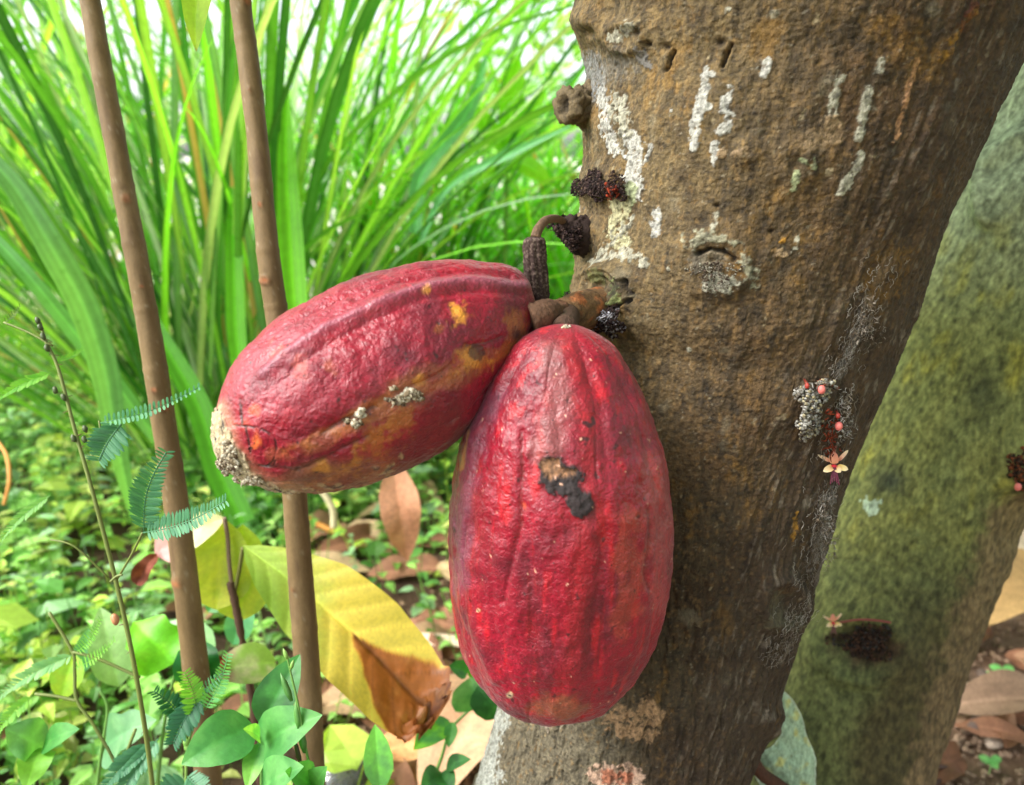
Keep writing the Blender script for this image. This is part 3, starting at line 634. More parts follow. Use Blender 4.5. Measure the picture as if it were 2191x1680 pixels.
crumbs('mould_tuft', 740, 900, 9, 5, 20, .0004, .001, wh[1:], dep1, .002, pod1, .1)
crumbs('mould_tuft', 490, 985, 26, 42, 520, .0004, .0011, wh, dep1, .002, pod1, .05)
crumbs('mould_tuft', 540, 1030, 30, 10, 130, .0005, .0011, wh[:3], dep1, .0015, pod1, .05)
crumbs('mould_tuft', 505, 1026, 7, 6, 12, .0006, .0011, wh[:2], lambda x, y: .41, .001, pod1, .05)
crumbs('mould_tuft', 1210, 700, 12, 4, 14, .0006, .0012, wh[:2], lambda x, y: .415, .001, pod2, .2)

# --- small black shrivelled pod
sp = thing('shrivelled_pod', 'small black dried cacao pod dangling from a curved stalk at the trunk', 'dried pod', P(1143, 512, .455))
s_ = np.linspace(0, 1, 90); ca = curve3([P(1143, 506, .455), P(1145, 560, .460), P(1150, 620, .468), P(1153, 662, .474)], 30)[:90]
n_ = len(ca); s_ = np.linspace(0, 1, n_); w = np.interp(s_, [0, .02, .06, .15, .5, .9, .98, 1], [.001, .0042, .0062, .0070, .0074, .0070, .005, .001])
TT = nz(np.gradient(ca, axis=0)); A_ = nz(np.cross(TT, FW)); B_ = np.cross(A_, TT); tht = np.linspace(0, 2*pi, 80, endpoint=False)
w2 = w[:, None]*(1-.16*(1-np.abs(np.sin(5*tht+.9)))**1.6)[None]
Vs = ca[:, None]+w2[..., None]*(np.cos(tht)[None, :, None]*A_[:, None]+np.sin(tht)[None, :, None]*B_[:, None])
Vs = Vs+nz(Vs-ca[:, None])*(.0009*fbm(Vs*420, 3))[..., None]
mb = MB(); mb.grid(Vs, mix(lin(62, 48, 44), lin(112, 96, 86), ss(.0, .4, fbm(Vs*600+3, 2)))*1.0, True); mb.build('husk', M['crumb'], sp)
mb = MB(); mb.tube(curve3([P(1145, 510, .455), P(1152, 490, .458), P(1168, 472, .470), P(1190, 468, .495), P(1205, 474, .515)], 8), np.linspace(.0032, .0024, 33), 10, lin(104, 80, 60)); mb.build('stalk', M['bark'], sp)

# ================================================================== SAPLING STEMS
def sapling(pts, dd, wpx, scars, label, name='sapling_stem'):
    p = [P(x, y, d) for (x, y), d in zip(pts, dd)]
    c = curve3(p, 30); n = len(c); root = thing(name, label, 'sapling', [c[-1][0], c[-1][1], 0], 'bare sapling stems behind the pods')
    w = np.interp(np.linspace(0, 1, n), np.linspace(0, 1, len(wpx)), wpx)
    T = nz(np.gradient(c, axis=0)); A_ = nz(np.cross(T, FW)); B_ = np.cross(A_, T); seg = 40; tht = np.linspace(0, 2*pi, seg, endpoint=False)
    X, Y, D = proj(c); rad = w/2/F*D
    V = c[:, None]+rad[:, None, None]*(np.cos(tht)[None, :, None]*A_[:, None]+np.sin(tht)[None, :, None]*B_[:, None])
    rl = .0006*fbm(V*30, 2)+.00025*fbm(V*np.array([300, 300, 60]), 2)
    XX, YY, _ = proj(V); fr = np.sum((V-c[:, None])*FW, -1) < 0
    col = lin(118, 97, 66)*(1+.28*fbm(V*np.array([260, 260, 24])+4, 3))[..., None]; col = mix(col, lin(140, 118, 84), ss(.0, .35, fbm(V*np.array([60, 60, 18])+9, 3))*.5); col = mix(col, lin(92, 70, 54), ss(.1, .4, fbm(V*np.array([90, 90, 14])+19, 3))*.45); col = mix(col, lin(160, 150, 125), ss(.44, .5, fbm(V*240+29, 2))*.4)
    rl = rl+.0005*np.exp(-((((Y/118+fbm(c*14, 2)*.5) % 1)-.5)/.035)**2)[:, None]
    for x, y, r in scars:
        d = np.hypot(XX-x, (YY-y)*1.3); rl = rl+(.0014*np.exp(-((d-r)/(r*.4))**2))*fr - .0004*np.exp(-(d/(r*.5))**2)*fr
        col = mix(col, lin(176, 108, 70), np.exp(-(d/(r*.9))**2)*fr*.85); col = mix(col, lin(70, 40, 30), np.exp(-(np.hypot(XX-x, YY-y-r*.9)/(r*.45))**2)*fr*.7)
    V = V+nz(V-c[:, None])*rl[..., None]
    mb = MB(); mb.grid(V, col, True); mb.build('bark', M['stick'], root)
    return root
sapling([(130, -360), (192, 0), (240, 270), (288, 530), (318, 700), (350, 900), (385, 1140), (420, 1440), (448, 1680), (480, 1950)], [.58, .59, .60, .61, .62, .635, .65, .68, .705, .74], [40, 42, 44, 46, 47, 50, 51, 53, 54, 56], [(270, 425, 8), (292, 282, 5), (330, 835, 6), (352, 872, 9), (378, 1248, 9), (392, 700, 5), (303, 612, 4)], 'bare brown sapling stem crossing the left part of the grass')
sapling([(470, -360), (514, 0), (548, 270), (572, 530), (596, 700), (620, 900), (636, 1140), (655, 1400), (668, 1680), (680, 1950)], [.56, .57, .575, .58, .59, .60, .615, .64, .66, .69], [42, 44, 45, 48, 49, 50, 52, 54, 56, 58], [(528, 2, 8), (567, 600, 9), (556, 437, 4), (534, 190, 4), (628, 1260, 4)], 'bare brown sapling stem passing behind the sideways pod')

# ================================================================== LEAVES
PROF = {'ovate': ([0, .06, .18, .35, .55, .75, .9, .97, 1], [0, .42, .85, 1, .92, .66, .32, .12, 0]),
        'cacao': ([0, .05, .15, .35, .6, .78, .9, .96, 1], [0, .22, .55, .88, 1, .92, .62, .28, 0]),
        'blunt': ([0, .05, .15, .35, .6, .8, .92, .97, 1], [0, .22, .52, .86, 1, .93, .78, .6, .3]),
        'lance': ([0, .08, .3, .5, .75, .92, 1], [0, .5, .95, 1, .72, .3, 0]),
        'lobed': ([0, .08, .2, .38, .5, .66, .8, .92, 1], [0, .75, 1, .86, .66, .72, .5, .2, 0]),
        'round': ([0, .05, .2, .5, .8, .93, 1], [0, .5, .9, 1, .82, .45, 0]),
        'ragged': ([0, .05, .2, .4, .6, .8, .93, .98, 1], [0, .4, .8, 1, .95, .9, .8, .55, .1])}
def leafgrid(A, B, w, nrm, prof='ovate', bend=.08, fold=.25, wave=.0, nu=22, nv=11, twist=0., veins=0., side_bend=0., sd=0):
    A = np.array(A, float); B = np.array(B, float); ax = B-A; L = np.linalg.norm(ax); a = ax/L
    s = nz(np.cross(a, nrm)); n = np.cross(s, a)
    if n@np.array(nrm) < 0: n = -n
    t = np.linspace(0, 1, nu); v = np.linspace(-1, 1, nv)
    pr = np.interp(t, *PROF[prof]); pr = np.convolve(np.pad(pr, 1, 'edge'), [.2, .6, .2], 'valid'); pr[0] = pr[-1] = .01
    cen = A+ax*t[:, None]+n*(bend*L*np.sin(pi*t))[:, None]+s*(side_bend*L*np.sin(pi*t))[:, None]
    ca, sa = np.cos(twist*t), np.sin(twist*t)
    S = s*ca[:, None]+n*sa[:, None]; Nn = -s*sa[:, None]+n*ca[:, None]
    hw = (w/2*pr)[:, None]*v[None]
    V = cen[:, None]+S[:, None]*hw[..., None]+Nn[:, None]*(fold*np.abs(hw))[..., None]
    if wave: V = V+Nn[:, None]*((wave*w*np.abs(v)[None]*np.sin(9*t[:, None]+2*np.sign(v)[None]+sd)*pr[:, None]))[..., None]
    if veins: V = V+Nn[:, None]*((veins*w*np.abs(np.sin((t[:, None]*L/w*1.1-np.abs(v)[None]*.45)*pi*3.2)))*pr[:, None]*(np.abs(v)[None] > .03))[..., None]
    return V, np.broadcast_to(t[:, None], (nu, nv)), np.broadcast_to(v[None], (nu, nv))
def veincol(c, T, Vv, L_w, k=.25, dark=False):
    m = np.exp(-(np.abs(Vv)/.06)**2); s = np.abs(np.sin((T*L_w*1.1-np.abs(Vv)*.45)*pi*3.2)); m = np.maximum(m, .6*np.exp(-(s/.14)**2))
    return c*(1+(-k if dark else k)*m)[..., None]
toCam = lambda p: nz(CAM-np.array(p, float))

# --- cacao seedling with the yellow leaf
sd_ = thing('cacao_seedling', 'cacao seedling with yellowing leaves, the largest yellow with a browned tip', 'seedling', [P(545, 1550, .74)[0], P(545, 1550, .74)[1], 0])
mb = MB(); cst = curve3([G(568, 2000)*[1, 1, 0]+[0, 0, 0]] and [P(566, 1750, .78), P(556, 1620, .76), P(540, 1500, .75), P(520, 1380, .74), P(503, 1290, .735), P(492, 1245, .733)], 8)
mb.tube(cst, np.interp(np.linspace(0, 1, len(cst)), [0, 1], [.0042, .0036])+.0005*rng.normal(size=len(cst)), 10, lin(84, 62, 50)); 
for a, b in (((566, 1750), (575, 2250)),): mb.tube([P(*a, .78), P(*b, .85)], [.0042, .0045], 8, lin(84, 62, 50))
mb.build('stem', M['stick'], sd_)
mb = MB(); mb.tube(curve3([P(498, 1270, .735), P(490, 1200, .73), P(487, 1150, .73), P(480, 1108, .725)], 6), .0022, 8, lin(130, 110, 90)); mb.build('leaf_stalk', M['stick'], sd_)
mb = MB(); mb.tube(curve3([P(503, 1262, .735), P(512, 1220, .73), P(520, 1172, .72)], 6), .0020, 8, lin(110, 110, 60)); mb.build('leaf_stalk', M['stick'], sd_)
# big yellow leaf
d0 = .70
A = P(520, 1168, .72); B = P(930, 1545, .70); nr = nz(toCam(P(700, 1300, .7))+np.array([0, 0, .35]))
Vg, T, W_ = leafgrid(A, B, .090, nr, 'blunt', .03, .30, .07, 90, 51, 0, .016, -.03)
Xl, Yl, _ = proj(Vg)
nn1 = fbm(Vg*60, 3)
up = (W_ > 0)
# which side is the lower picture side?
lowside = 1.0 if Yl[35, -1] > Yl[35, 0] else -1.0
Wl = W_*lowside
c = mix(lin(166, 194, 84), lin(230, 204, 92), ss(.15, .55, T-.12*Wl+.1*nn1)); c = mix(c, lin(120, 160, 50), ss(.1, .9, Wl)*ss(.75, .2, T)*.6)
c = veincol(c, T, W_, 2.6, .35)
thr = np.where(Wl > 0, .54+.34*np.abs(Wl), .54+.36*np.abs(Wl)**.6)
bm = ss(-.006, .008, T-thr+.035*nn1)
c = mix(c, lin(214, 140, 50), ss(-.022, -.0, T-thr+.035*nn1)*.8)
br = mix(lin(168, 98, 44), lin(84, 40, 24), ss(.93, .99, T-.03*Wl+.1*nn1)*.9); br = mix(br, lin(212, 146, 84), ss(0, .4, nn1)*.5)
br = veincol(br, T, W_, 2.6, .55, True)
c = mix(c, br, bm)
nrmv = nr
Vg = Vg+nrmv*(.005*bm*fbm(Vg*40+4, 3))[..., None]+nrmv*(.010*ss(.85, 1, T)*np.abs(W_))[..., None]
rag = ss(.86, 1, T)*fbm(Vg*120+9, 2); Vg = Vg+(P(900, 1560, .7)-P(930, 1500, .7))*(rag*.9)[..., None]
mb = MB(); mb.grid(Vg, c); o = mb.build('leaf', M['leaf'], sd_); o['label'] = 'large yellow leaf with a brown withered tip'
def leafpart(name, A, B, w, parent, c1, c2, prof='ovate', nrm=None, mat='leaf', extra=None, **kw):
    if nrm is None: nrm = nz(toCam((A+B)/2)+np.array([0, 0, .6]))
    kw.setdefault('nu', 30); kw.setdefault('nv', 15)
    Vg, T, W_ = leafgrid(A, B, w, nrm, prof, **kw)
    L_w = np.linalg.norm(B-A)/w
    n = fbm(Vg*70+random.random()*50, 3)
    c = mix(c1, c2, ss(-.3, .4, n+.6*(T-.5))); c = veincol(c, T, W_, L_w, .2)
    if extra: c, Vg = extra(c, Vg, T, W_, n)
    mb = MB(); mb.grid(Vg, c); return mb.build(name, M[mat], parent)
leafpart('leaf', P(483, 1112, .735), P(462, 1305, .735), .060, sd_, lin(168, 182, 58), lin(196, 196, 70), 'cacao', veins=.012, bend=-.05, wave=.05)
leafpart('leaf', P(520, 1122, .75), P(512, 1330, .75), .058, sd_, lin(160, 182, 54), lin(190, 196, 66), 'cacao', veins=.012, bend=-.04, wave=.05)
def cream(c, Vg, T, W_, n):
    c = mix(c, lin(206, 150, 150), ss(.45, .8, T+.2*n)); c = mix(c, lin(124, 70, 60), ss(.9, .98, T+.1*n)); Vg = Vg+np.array([0, 0, 1.])*(.012*ss(.7, 1, T)*n)[..., None]; return c, Vg
leafpart('leaf', P(482, 1108, .73), P(330, 1190, .72), .040, sd_, lin(232, 224, 178), lin(214, 206, 150), 'cacao', veins=.01, bend=.12, extra=cream)
leafpart('leaf', P(335, 1185, .72), P(292, 1252, .71), .016, sd_, lin(134, 76, 56), lin(96, 48, 36), 'ragged', bend=.12, wave=.25, mat='dry', fold=.8)
leafpart('leaf', P(592, 1418, .73), P(450, 1440, .71), .040, sd_, lin(140, 176, 80), lin(190, 190, 150), 'ovate', bend=.10, extra=lambda c, Vg, T, W_, n: (mix(c, lin(170, 110, 110), ss(.6, .85, T+.2*n)), Vg))
leafpart('leaf', P(480, 1405, .715), P(450, 1450, .71), .016, sd_, lin(120, 56, 26), lin(150, 70, 30), 'ragged', mat='dry', wave=.3, fold=.7)
mb = MB(); mb.tube(curve3([P(540, 1440, .745), P(570, 1432, .74), P(592, 1418, .73)], 5), .0018, 8, lin(90, 70, 56)); mb.build('leaf_stalk', M['stick'], sd_)

# leaf hanging in from above
hl = thing('hanging_leaf', 'pointed lime green leaf hanging down at the top of the picture', 'leaf', P(455, -90, .50))
leafpart('blade', P(455, -120, .50), P(420, 110, .50), .0200, hl, lin(140, 180, 50), lin(165, 195, 60), 'ovate', bend=.04, side_bend=.06, veins=.01, extra=lambda c, Vg, T, W_, n: (mix(c, lin(150, 90, 50), ss(.96, 1, T)), Vg))

# --- weeds with oval leaves
def weed(label, stem, sd, sw, leaves, scol=lin(96, 140, 60), name='leafy_weed', cat='weed', group=None, buds=()):
    r0 = P(*stem[0], sd); root = thing(name, label, cat, [r0[0], r0[1], max(r0[2], 0)], group)
    mb = MB(); cv = curve3([P(x, y, sd) for x, y in stem], 8); mb.tube(cv, np.linspace(sw, sw*.6, len(cv)), 8, scol); mb.build('stem', M['stem'], root)
    for lf in leaves:
        (a, b, da, db, w, c1, c2, pf) = lf[:8]; kw = lf[8] if len(lf) > 8 else {}
        leafpart('leaf', P(*a, da), P(*b, db), w, root, c1, c2, pf, **kw)
    for (x, y, x2, y2, rr, c) in buds:
        mb = MB(); a = P(x, y, sd); b = P(x2, y2, sd); mb.tube([a, a*.7+b*.3, a*.35+b*.65, b], [rr*.5, rr, rr*.9, rr*.15], 8, c); mb.build('bud', M['stem'], root)
    return root
g1, g2, g3 = lin(70, 138, 66), lin(94, 160, 80), lin(46, 98, 46)
weed('green weed with broad oval leaves in front of the right sapling stem', [(560, 1900), (560, 1640), (556, 1590), (548, 1560)], .52, .0016,
     [((545, 1555), (388, 1636), .52, .49, .036, g1, g2, 'ovate', dict(bend=.1, veins=.006)), ((552, 1610), (690, 1530), .52, .50, .036, g1, g2, 'ovate', dict(bend=.12, veins=.006)),
      ((560, 1555), (642, 1400), .54, .55, .030, g3, g1, 'ovate', dict(bend=.05, veins=.006)), ((556, 1590), (528, 1690), .515, .49, .015, g2, lin(140, 200, 96), 'ovate'),
      ((556, 1580), (520, 1560), .51, .49, .012, g2, lin(150, 205, 96), 'ovate'), ((560, 1700), (650, 1640), .50, .47, .030, g1, lin(104, 168, 92), 'ovate', dict(bend=.1))])
weed('slender green seed spike with pointed buds rising in front of the right sapling stem', [(690, 1900), (668, 1680), (650, 1580), (636, 1500), (622, 1440), (612, 1395)], .50, .0011, [((668, 1690), (610, 1650), .50, .47, .024, g1, g2, 'ovate'), ((672, 1700), (700, 1640), .50, .48, .02, g1, g2, 'ovate')],
     name='seed_spike', cat='plant', buds=[(624, 1500, 600, 1440, .0022, lin(70, 120, 50)), (640, 1560, 632, 1500, .0022, lin(78, 130, 54)), (652, 1610, 640, 1545, .0026, lin(70, 120, 50)), (645, 1640, 628, 1575, .0016, lin(70, 60, 40)), (615, 1410, 606, 1388, .0014, lin(130, 170, 80)), (622, 1432, 628, 1412, .0013, lin(120, 160, 70))])
weed('single erect pointed green leaf beside the glass jar at the bottom edge', [(760, 1800), (790, 1720), (818, 1685)], .62, .0014, [((815, 1690), (802, 1550), .62, .63, .024, g2, lin(120, 200, 80), 'lance', dict(bend=.05))], name='leafy_weed')
weed('weed with drooping round leaves between the yellow leaf and the trunk', [(900, 1800), (925, 1680), (945, 1620), (965, 1560), (1010, 1515)], .80, .0022,
     [((1020, 1518), (1005, 1450), .80, .80, .050, lin(90, 150, 92), lin(120, 176, 110), 'round', dict(nrm=None, bend=.1)), ((1020, 1470), (1075, 1530), .79, .78, .042, g3, g1, 'round'), ((960, 1540), (885, 1605), .80, .76, .028, g1, lin(110, 180, 50), 'lance'),
      ((1000, 1440), (960, 1425), .81, .80, .020, g1, g3, 'ovate'), ((1010, 1455), (1030, 1415), .81, .82, .022, lin(96, 160, 40), g1, 'lance'), ((955, 1640), (1008, 1625), .79, .77, .017, g3, g1, 'ovate'), ((950, 1660), (900, 1690), .79, .75, .030, g3, g1, 'ovate'), ((935, 1660), (970, 1700), .79, .76, .030, g3, g1, 'ovate'), ((968, 1545), (960, 1600), .79, .77, .014, g2, g1, 'lance')])
weed('weed with a bright lobed leaf standing left of the left sapling stem', [(330, 1750), (345, 1600), (360, 1500), (375, 1440)], .72, .002,
     [((372, 1420), (285, 1330), .72, .74, .060, lin(104, 184, 34), lin(128, 200, 44), 'lobed', dict(wave=.12, bend=.05)), ((380, 1430), (440, 1365), .74, .76, .032, lin(120, 196, 40), lin(100, 180, 40), 'ovate'), ((420, 1470), (425, 1370), .69, .70, .040, lin(34, 104, 50), lin(46, 120, 58), 'round', dict(wave=.08))])
weed('weed with pale grey green leaves and a smooth bean shaped leaf in the lower left', [(200, 1750), (215, 1620), (230, 1520), (215, 1480)], .75, .002,
     [((255, 1470), (215, 1300), .78, .80, .042, lin(140, 180, 110), lin(160, 196, 130), 'ovate'), ((225, 1600), (335, 1540), .72, .70, .050, lin(96, 150, 100), lin(120, 170, 118), 'lobed', dict(wave=.06)), ((160, 1400), (130, 1500), .76, .75, .03, lin(150, 196, 60), lin(170, 200, 60), 'lance'), ((175, 1440), (190, 1345), .78, .79, .022, lin(90, 150, 100), lin(110, 170, 110), 'ovate')])
weed('weed with long blue green leaf beside the dark seedling stem', [(470, 1750), (455, 1600), (440, 1480)], .80, .002,
     [((498, 1380), (540, 1275), .80, .80, .030, lin(90, 160, 110), lin(110, 176, 120), 'lance'), ((460, 1400), (330, 1345), .80, .82, .044, lin(140, 190, 130), lin(160, 205, 150), 'ovate'), ((445, 1310), (480, 1270), .82, .83, .02, g1, g2, 'ovate')])
weed('pair of small green leaves at the lower left corner', [(60, 1800), (70, 1700), (90, 1600)], .62, .0016,
     [((90, 1600), (10, 1560), .62, .60, .034, lin(96, 150, 86), lin(112, 168, 100), 'ovate', dict(wave=.1)), ((90, 1600), (55, 1690), .62, .58, .026, lin(130, 190, 80), lin(120, 180, 60), 'ovate', dict(wave=.1)), ((92, 1600), (170, 1560), .62, .60, .022, g1, g2, 'lance')])

# --- feathery sensitive plants
def frond(A, B, ln, n, parent, c1, c2, bend=.06, ang=60, fold=.3, lw=.32, taper=True):
    A = np.array(A); B = np.array(B); ax = B-A; L = np.linalg.norm(ax); a = ax/L; nr = nz(toCam(A)+np.array([0, 0, .3])); s = nz(np.cross(a, nr)); nr = np.cross(s, a)
    if nr@toCam(A) < 0: nr = -nr
    mb = MB(); t = np.linspace(0, 1, 14); cen = A+ax*t[:, None]+nr*0+s*(bend*L*np.sin(pi*t))[:, None]
    mb.tube(cen, ln*.045, 6, c2*.9)
    for i in range(n):
        ti = .06+.94*i/(n-1); p = A+ax*ti+s*(bend*L*math.sin(pi*ti)); k = (.55+.45*math.sin(pi*min(1, ti*1.05+.12))) if taper else 1
        for sg in (-1, 1):
            aa = math.radians(ang+random.uniform(-5, 5)); dr = a*math.cos(aa)+s*sg*math.sin(aa); dr = nz(dr+nr*fold+rng.normal(size=3)*.04)
            l = ln*k*random.uniform(.92, 1.05); tt = np.linspace(0, 1, 6); pr = np.array([.25, .85, 1, 1, .8, .05])*l*lw/2
            sdv = nz(np.cross(dr, nr)); cc = p+dr*l*tt[:, None]
            V = np.stack([cc-sdv*pr[:, None], cc+nr*l*.03, cc+sdv*pr[:, None]], 1)
            mb.grid(V, mix(c1, c2, random.random()))
    return mb.build('frond', M['fern'], parent)
mi = thing('sensitive_plant', 'tall thin thorny stem with blue green feathery leaves in front of the left sapling stem', 'plant', [P(330, 1680, .55)[0], P(330, 1680, .55)[1], 0])
mcol = lin(112, 124, 60)
mb = MB(); cv = curve3([P(345, 1950, .60), P(326, 1680, .57), P(292, 1450, .55), (P(252, 1260, .54)), P(200, 1060, .53), P(160, 920, .53), P(125, 790, .53), P(98, 730, .53), P(86, 690, .53)], 10)
mb.tube(cv, np.linspace(.0019, .0009, len(cv)), 8, mcol)
for i in range(40):
    k = random.randrange(10, len(cv)-8); dv = nz(rng.normal(size=3)); mb.tube([cv[k], cv[k]+dv*.0045], [.0004, .0001], 4, lin(120, 90, 60))
mb.build('stem', M['stem'], mi)
for a, b in (((112, 740), (8, 690)), ((236, 1245), (262, 1230)), ):
    mb = MB(); mb.tube(curve3([P(*a, .53), P((a[0]+b[0])/2, (a[1]+b[1])/2-4, .53), P(*b, .53)], 5), .0008, 6, mcol); mb.build('side_branch', M['stem'], mi)
mb = MB(); mb.tube(curve3([P(250, 1240, .54), P(280, 1190, .53), P(305, 1140, .52)], 6), .0008, 6, mcol); mb.build('side_branch', M['stem'], mi)
mb = MB(); mb.tube(curve3([P(190, 985, .53), P(205, 965, .525), P(216, 940, .52), P(212, 900, .52)], 6), .0008, 6, mcol); mb.build('side_branch', M['stem'], mi)
mb = MB(); mb.tube(curve3([P(232, 1236, .54), P(160, 1170, .53), P(108, 1155, .53)], 6), .0007, 6, mcol); mb.build('side_branch', M['stem'], mi)
fa, fb = lin(66, 124, 88), lin(92, 150, 108); fc, fd = lin(110, 180, 70), lin(140, 200, 80)
frond(P(212, 905, .52), P(424, 830, .50), pxl(24, .51), 22, mi, fa, fb, .05, 48, .5, .42)
frond(P(260, 908, .52), P(212, 985, .51), pxl(46, .51), 17, mi, fa, fb, .05, 68, .25, .20)
frond(P(308, 1138, .52), P(356, 968, .505), pxl(40, .51), 26, mi, fa, fb, -.08, 64, .25, .24)
frond(P(306, 1140, .52), P(482, 1072, .505), pxl(36, .51), 26, mi, fa, fb, .06, 62, .3, .26)
frond(P(110, 798, .53), P(0, 852, .52), pxl(22, .52), 16, mi, fc, fd, .05, 40, .5, .3)
frond(P(118, 775, .53), P(172, 750, .55), pxl(16, .52), 10, mi, fc, fd, .05, 30, .5, .25)
frond(P(108, 1060, .53), P(8, 1150, .52), pxl(22, .52), 16, mi, lin(120, 180, 90), lin(150, 200, 120), .05, 36, .5, .25)
frond(P(10, 690, .53), P(42, 655, .53), pxl(12, .52), 8, mi, lin(100, 130, 70), lin(120, 150, 80), .05, 40, .5, .25)
for (x, y) in ((118, 835), (136, 850), (157, 938), (182, 918), (180, 940), (100, 745), (92, 720), (86, 700), (80, 686), (246, 1325)):
    mb = MB(); p = P(x, y, .528); big = (x == 246)
    mb.ball(p, .0022 if not big else .0034, lin(70, 84, 44) if not big else lin(190, 130, 90), 8, 7, (.8, .8, 1.25), .3, P(x-60, y-160, .53)-p); mb.build('bud', M['stem'], mi)
m2 = thing('sensitive_plant', 'low spreading feathery weed with jointed pale stems in the bottom left', 'plant', [P(200, 1680, .6)[0], P(200, 1680, .6)[1], 0])
for pts in ([(290, 1950), (260, 1680), (205, 1560), (165, 1500), (160, 1440), (155, 1395), (105, 1310)], [(155, 1395), (210, 1410), (300, 1450)], [(165, 1500), (120, 1490), (75, 1485)], [(260, 1640), (290, 1560)]):
    mb = MB(); c_ = curve3([P(x, y, .62) for x, y in pts], 6); mb.tube(c_, .0013, 7, mcol); mb.build('stem', M['stem'], m2)
for a, b, l, n, ca, cb in (((160, 1400), (0, 1490), 26, 20, lin(120, 176, 110), lin(150, 196, 130)), ((70, 1490), (0, 1560), 24, 12, lin(130, 190, 90), lin(150, 206, 90)), ((160, 1430), (245, 1370), 20, 14, fc, fd), ((165, 1395), (215, 1325), 22, 14, fc, fd), ((320, 1590), (230, 1680), 34, 16, fa, fb), ((340, 1580), (250, 1720), 34, 16, fa, fb)):
    frond(P(*a, .62), P(*b, .60), pxl(l, .61), n, m2, ca, cb, .05, 45, .4, .3)
m3 = thing('sensitive_plant', 'small dark feathery sprig crossing low in front of the left sapling stem', 'plant', [P(400, 1680, .6)[0], P(400, 1680, .6)[1], 0])
for pts in ([(400, 1900), (398, 1680), (402, 1600), (420, 1530), (432, 1470)], [(402, 1600), (395, 1560), (392, 1540)]):
    mb = MB(); c_ = curve3([P(x, y, .60) for x, y in pts], 6); mb.tube(c_, .0012, 7, lin(120, 150, 70)); mb.build('stem', M['stem'], m3)
da_, db_ = lin(36, 96, 60), lin(52, 116, 76)
for a, b, l, n, ca, cb in (((428, 1480), (475, 1440), 20, 9, da_, fb), ((420, 1530), (395, 1440), 34, 14, fc, fd), ((395, 1545), (330, 1480), 30, 14, da_, db_), ((430, 1490), (372, 1590), 40, 16, da_, db_), ((438, 1520), (488, 1400), 26, 18, fc, lin(120, 196, 130)), ((400, 1680), (350, 1700), 40, 12, fa, fb), ((400, 1660), (450, 1700), 30, 12, fa, fb)):
    frond(P(*a, .60), P(*b, .59), pxl(l, .60), n, m3, ca, cb, .05, 58, .3, .25)
for (x, y) in ((392, 1540), (398, 1552), (402, 1600), (400, 1590)):
    mb = MB(); mb.ball(P(x, y, .598), .0030, lin(130, 180, 80), 8, 6, (1, 1, 1.2), .5); mb.build('bud', M['stem'], m3)

# ================================================================== FLOWERS
def flower(x, y, dep, s, label, dv, whole=True):
    o3 = lambda a, b, z=0.: P(x+a*s, y+b*s, dep-z)
    root = thing('cacao_flower', label, 'flower', P(x, y, dep))
    k = dep/F*s
    mb = MB(); whole and mb.tube(curve3([o3(-4, -78, -.004), o3(2, -55, 0), o3(-1, -32, .002), o3(0, -12, .002)], 6), [8*k*.4+.0004]*19, 10, lin(150, 62, 40)); whole and mb.build('flower_stalk', M['petal'], root)
    cr, pk, yl = lin(232, 212, 170), lin(226, 140, 122), lin(232, 200, 90)
    for a, b, w, c1, c2 in (((-8, -8), (-36, -22), 8, cr, pk), ((8, -8), (30, -32), 8, cr, pk), ((0, -2), (-2, -30), 19, pk, lin(240, 180, 140)), ((-3, 4), (-24, 14), 15, cr, lin(240, 190, 120)), ((3, 4), (14, 16), 15, cr, lin(240, 190, 120)), ((6, 2), (30, 10), 13, cr, yl)):
        A = o3(*a, .003); B = o3(*b, .006); Vg, T, W_ = leafgrid(A, B, w*k, nz(toCam(A)), 'round', .12, .4, 0, 12, 7)
        mb = MB(); mb.grid(Vg, mix(c2, c1, T)); mb.build('petal', M['petal'], root)
    mb = MB(); mb.ball(o3(0, 2, .004), 5*k, lin(210, 40, 60), 8, 6, (1.3, 1, .6)); mb.build('flower_centre', M['petal'], root)
    for a in (-7, -3, 1, 5, 9):
        mb = MB(); mb.tube(curve3([o3(a*.3, 4, .004), o3(a*.7, 20, .005), o3(a*1.2, 34+abs(a), .005)], 5), 1.1*k, 6, lin(110, 36, 66)); mb.build('stamen', M['petal'], root)
    return root
td = tdepth(1785, 1000)-.006
flower(1785, 995, td, 1.0, 'cream and pink cacao flower dangling below the white lichen tuft on the trunk', None)
fl = flower(1783, 1332, sdepth(1800, 1340)-.012, .62, 'small pinkish cacao flower on the mossy second trunk above its dark knot', None, False)
for (x, y, r, lab) in ((1758, 834, 8, 'pink flower bud at the top of the white lichen tuft'), (1727, 826, 5, 'tiny orange red flower bud at the top left of the lichen tuft'), (1795, 912, 8, 'pink flower bud at the lower right of the lichen tuft'), (1793, 890, 5, 'small red flower bud just above the lower pink bud'), (2178, 1042, 7, 'red flower bud on the burl at the right picture edge')):
    dd_ = (tdepth(x, y) if x < 2000 else sdepth(x, y)-.02)-.012
    mb = MB(); mb.ball(P(x, y, dd_), r*dd_/F, lin(214, 112, 104) if r > 6 else lin(160, 54, 42), 12, 10, (1, 1, 1.25)); mb.tube([P(x, y-4, dd_+.002), P(x-6, y-14, dd_+.012)], [.0009, .0008], 6, lin(120, 50, 34))
    tag(mb.build('flower_bud', M['petal']), lab, 'flower bud')
rb = MB()
for i in range(60):
    x = random.gauss(1778, 9); y = random.uniform(878, 985); dd_ = tdepth(x, y)-.006; p = P(x, y, dd_); dv = nz(rng.normal(size=3))*.003
    rb.tube([p, p+dv*.5, p+dv+rng.normal(size=3)*.0006], [.0005, .0004, .0002], 4, lin(110, 46, 26)*random.uniform(.7, 1.4))
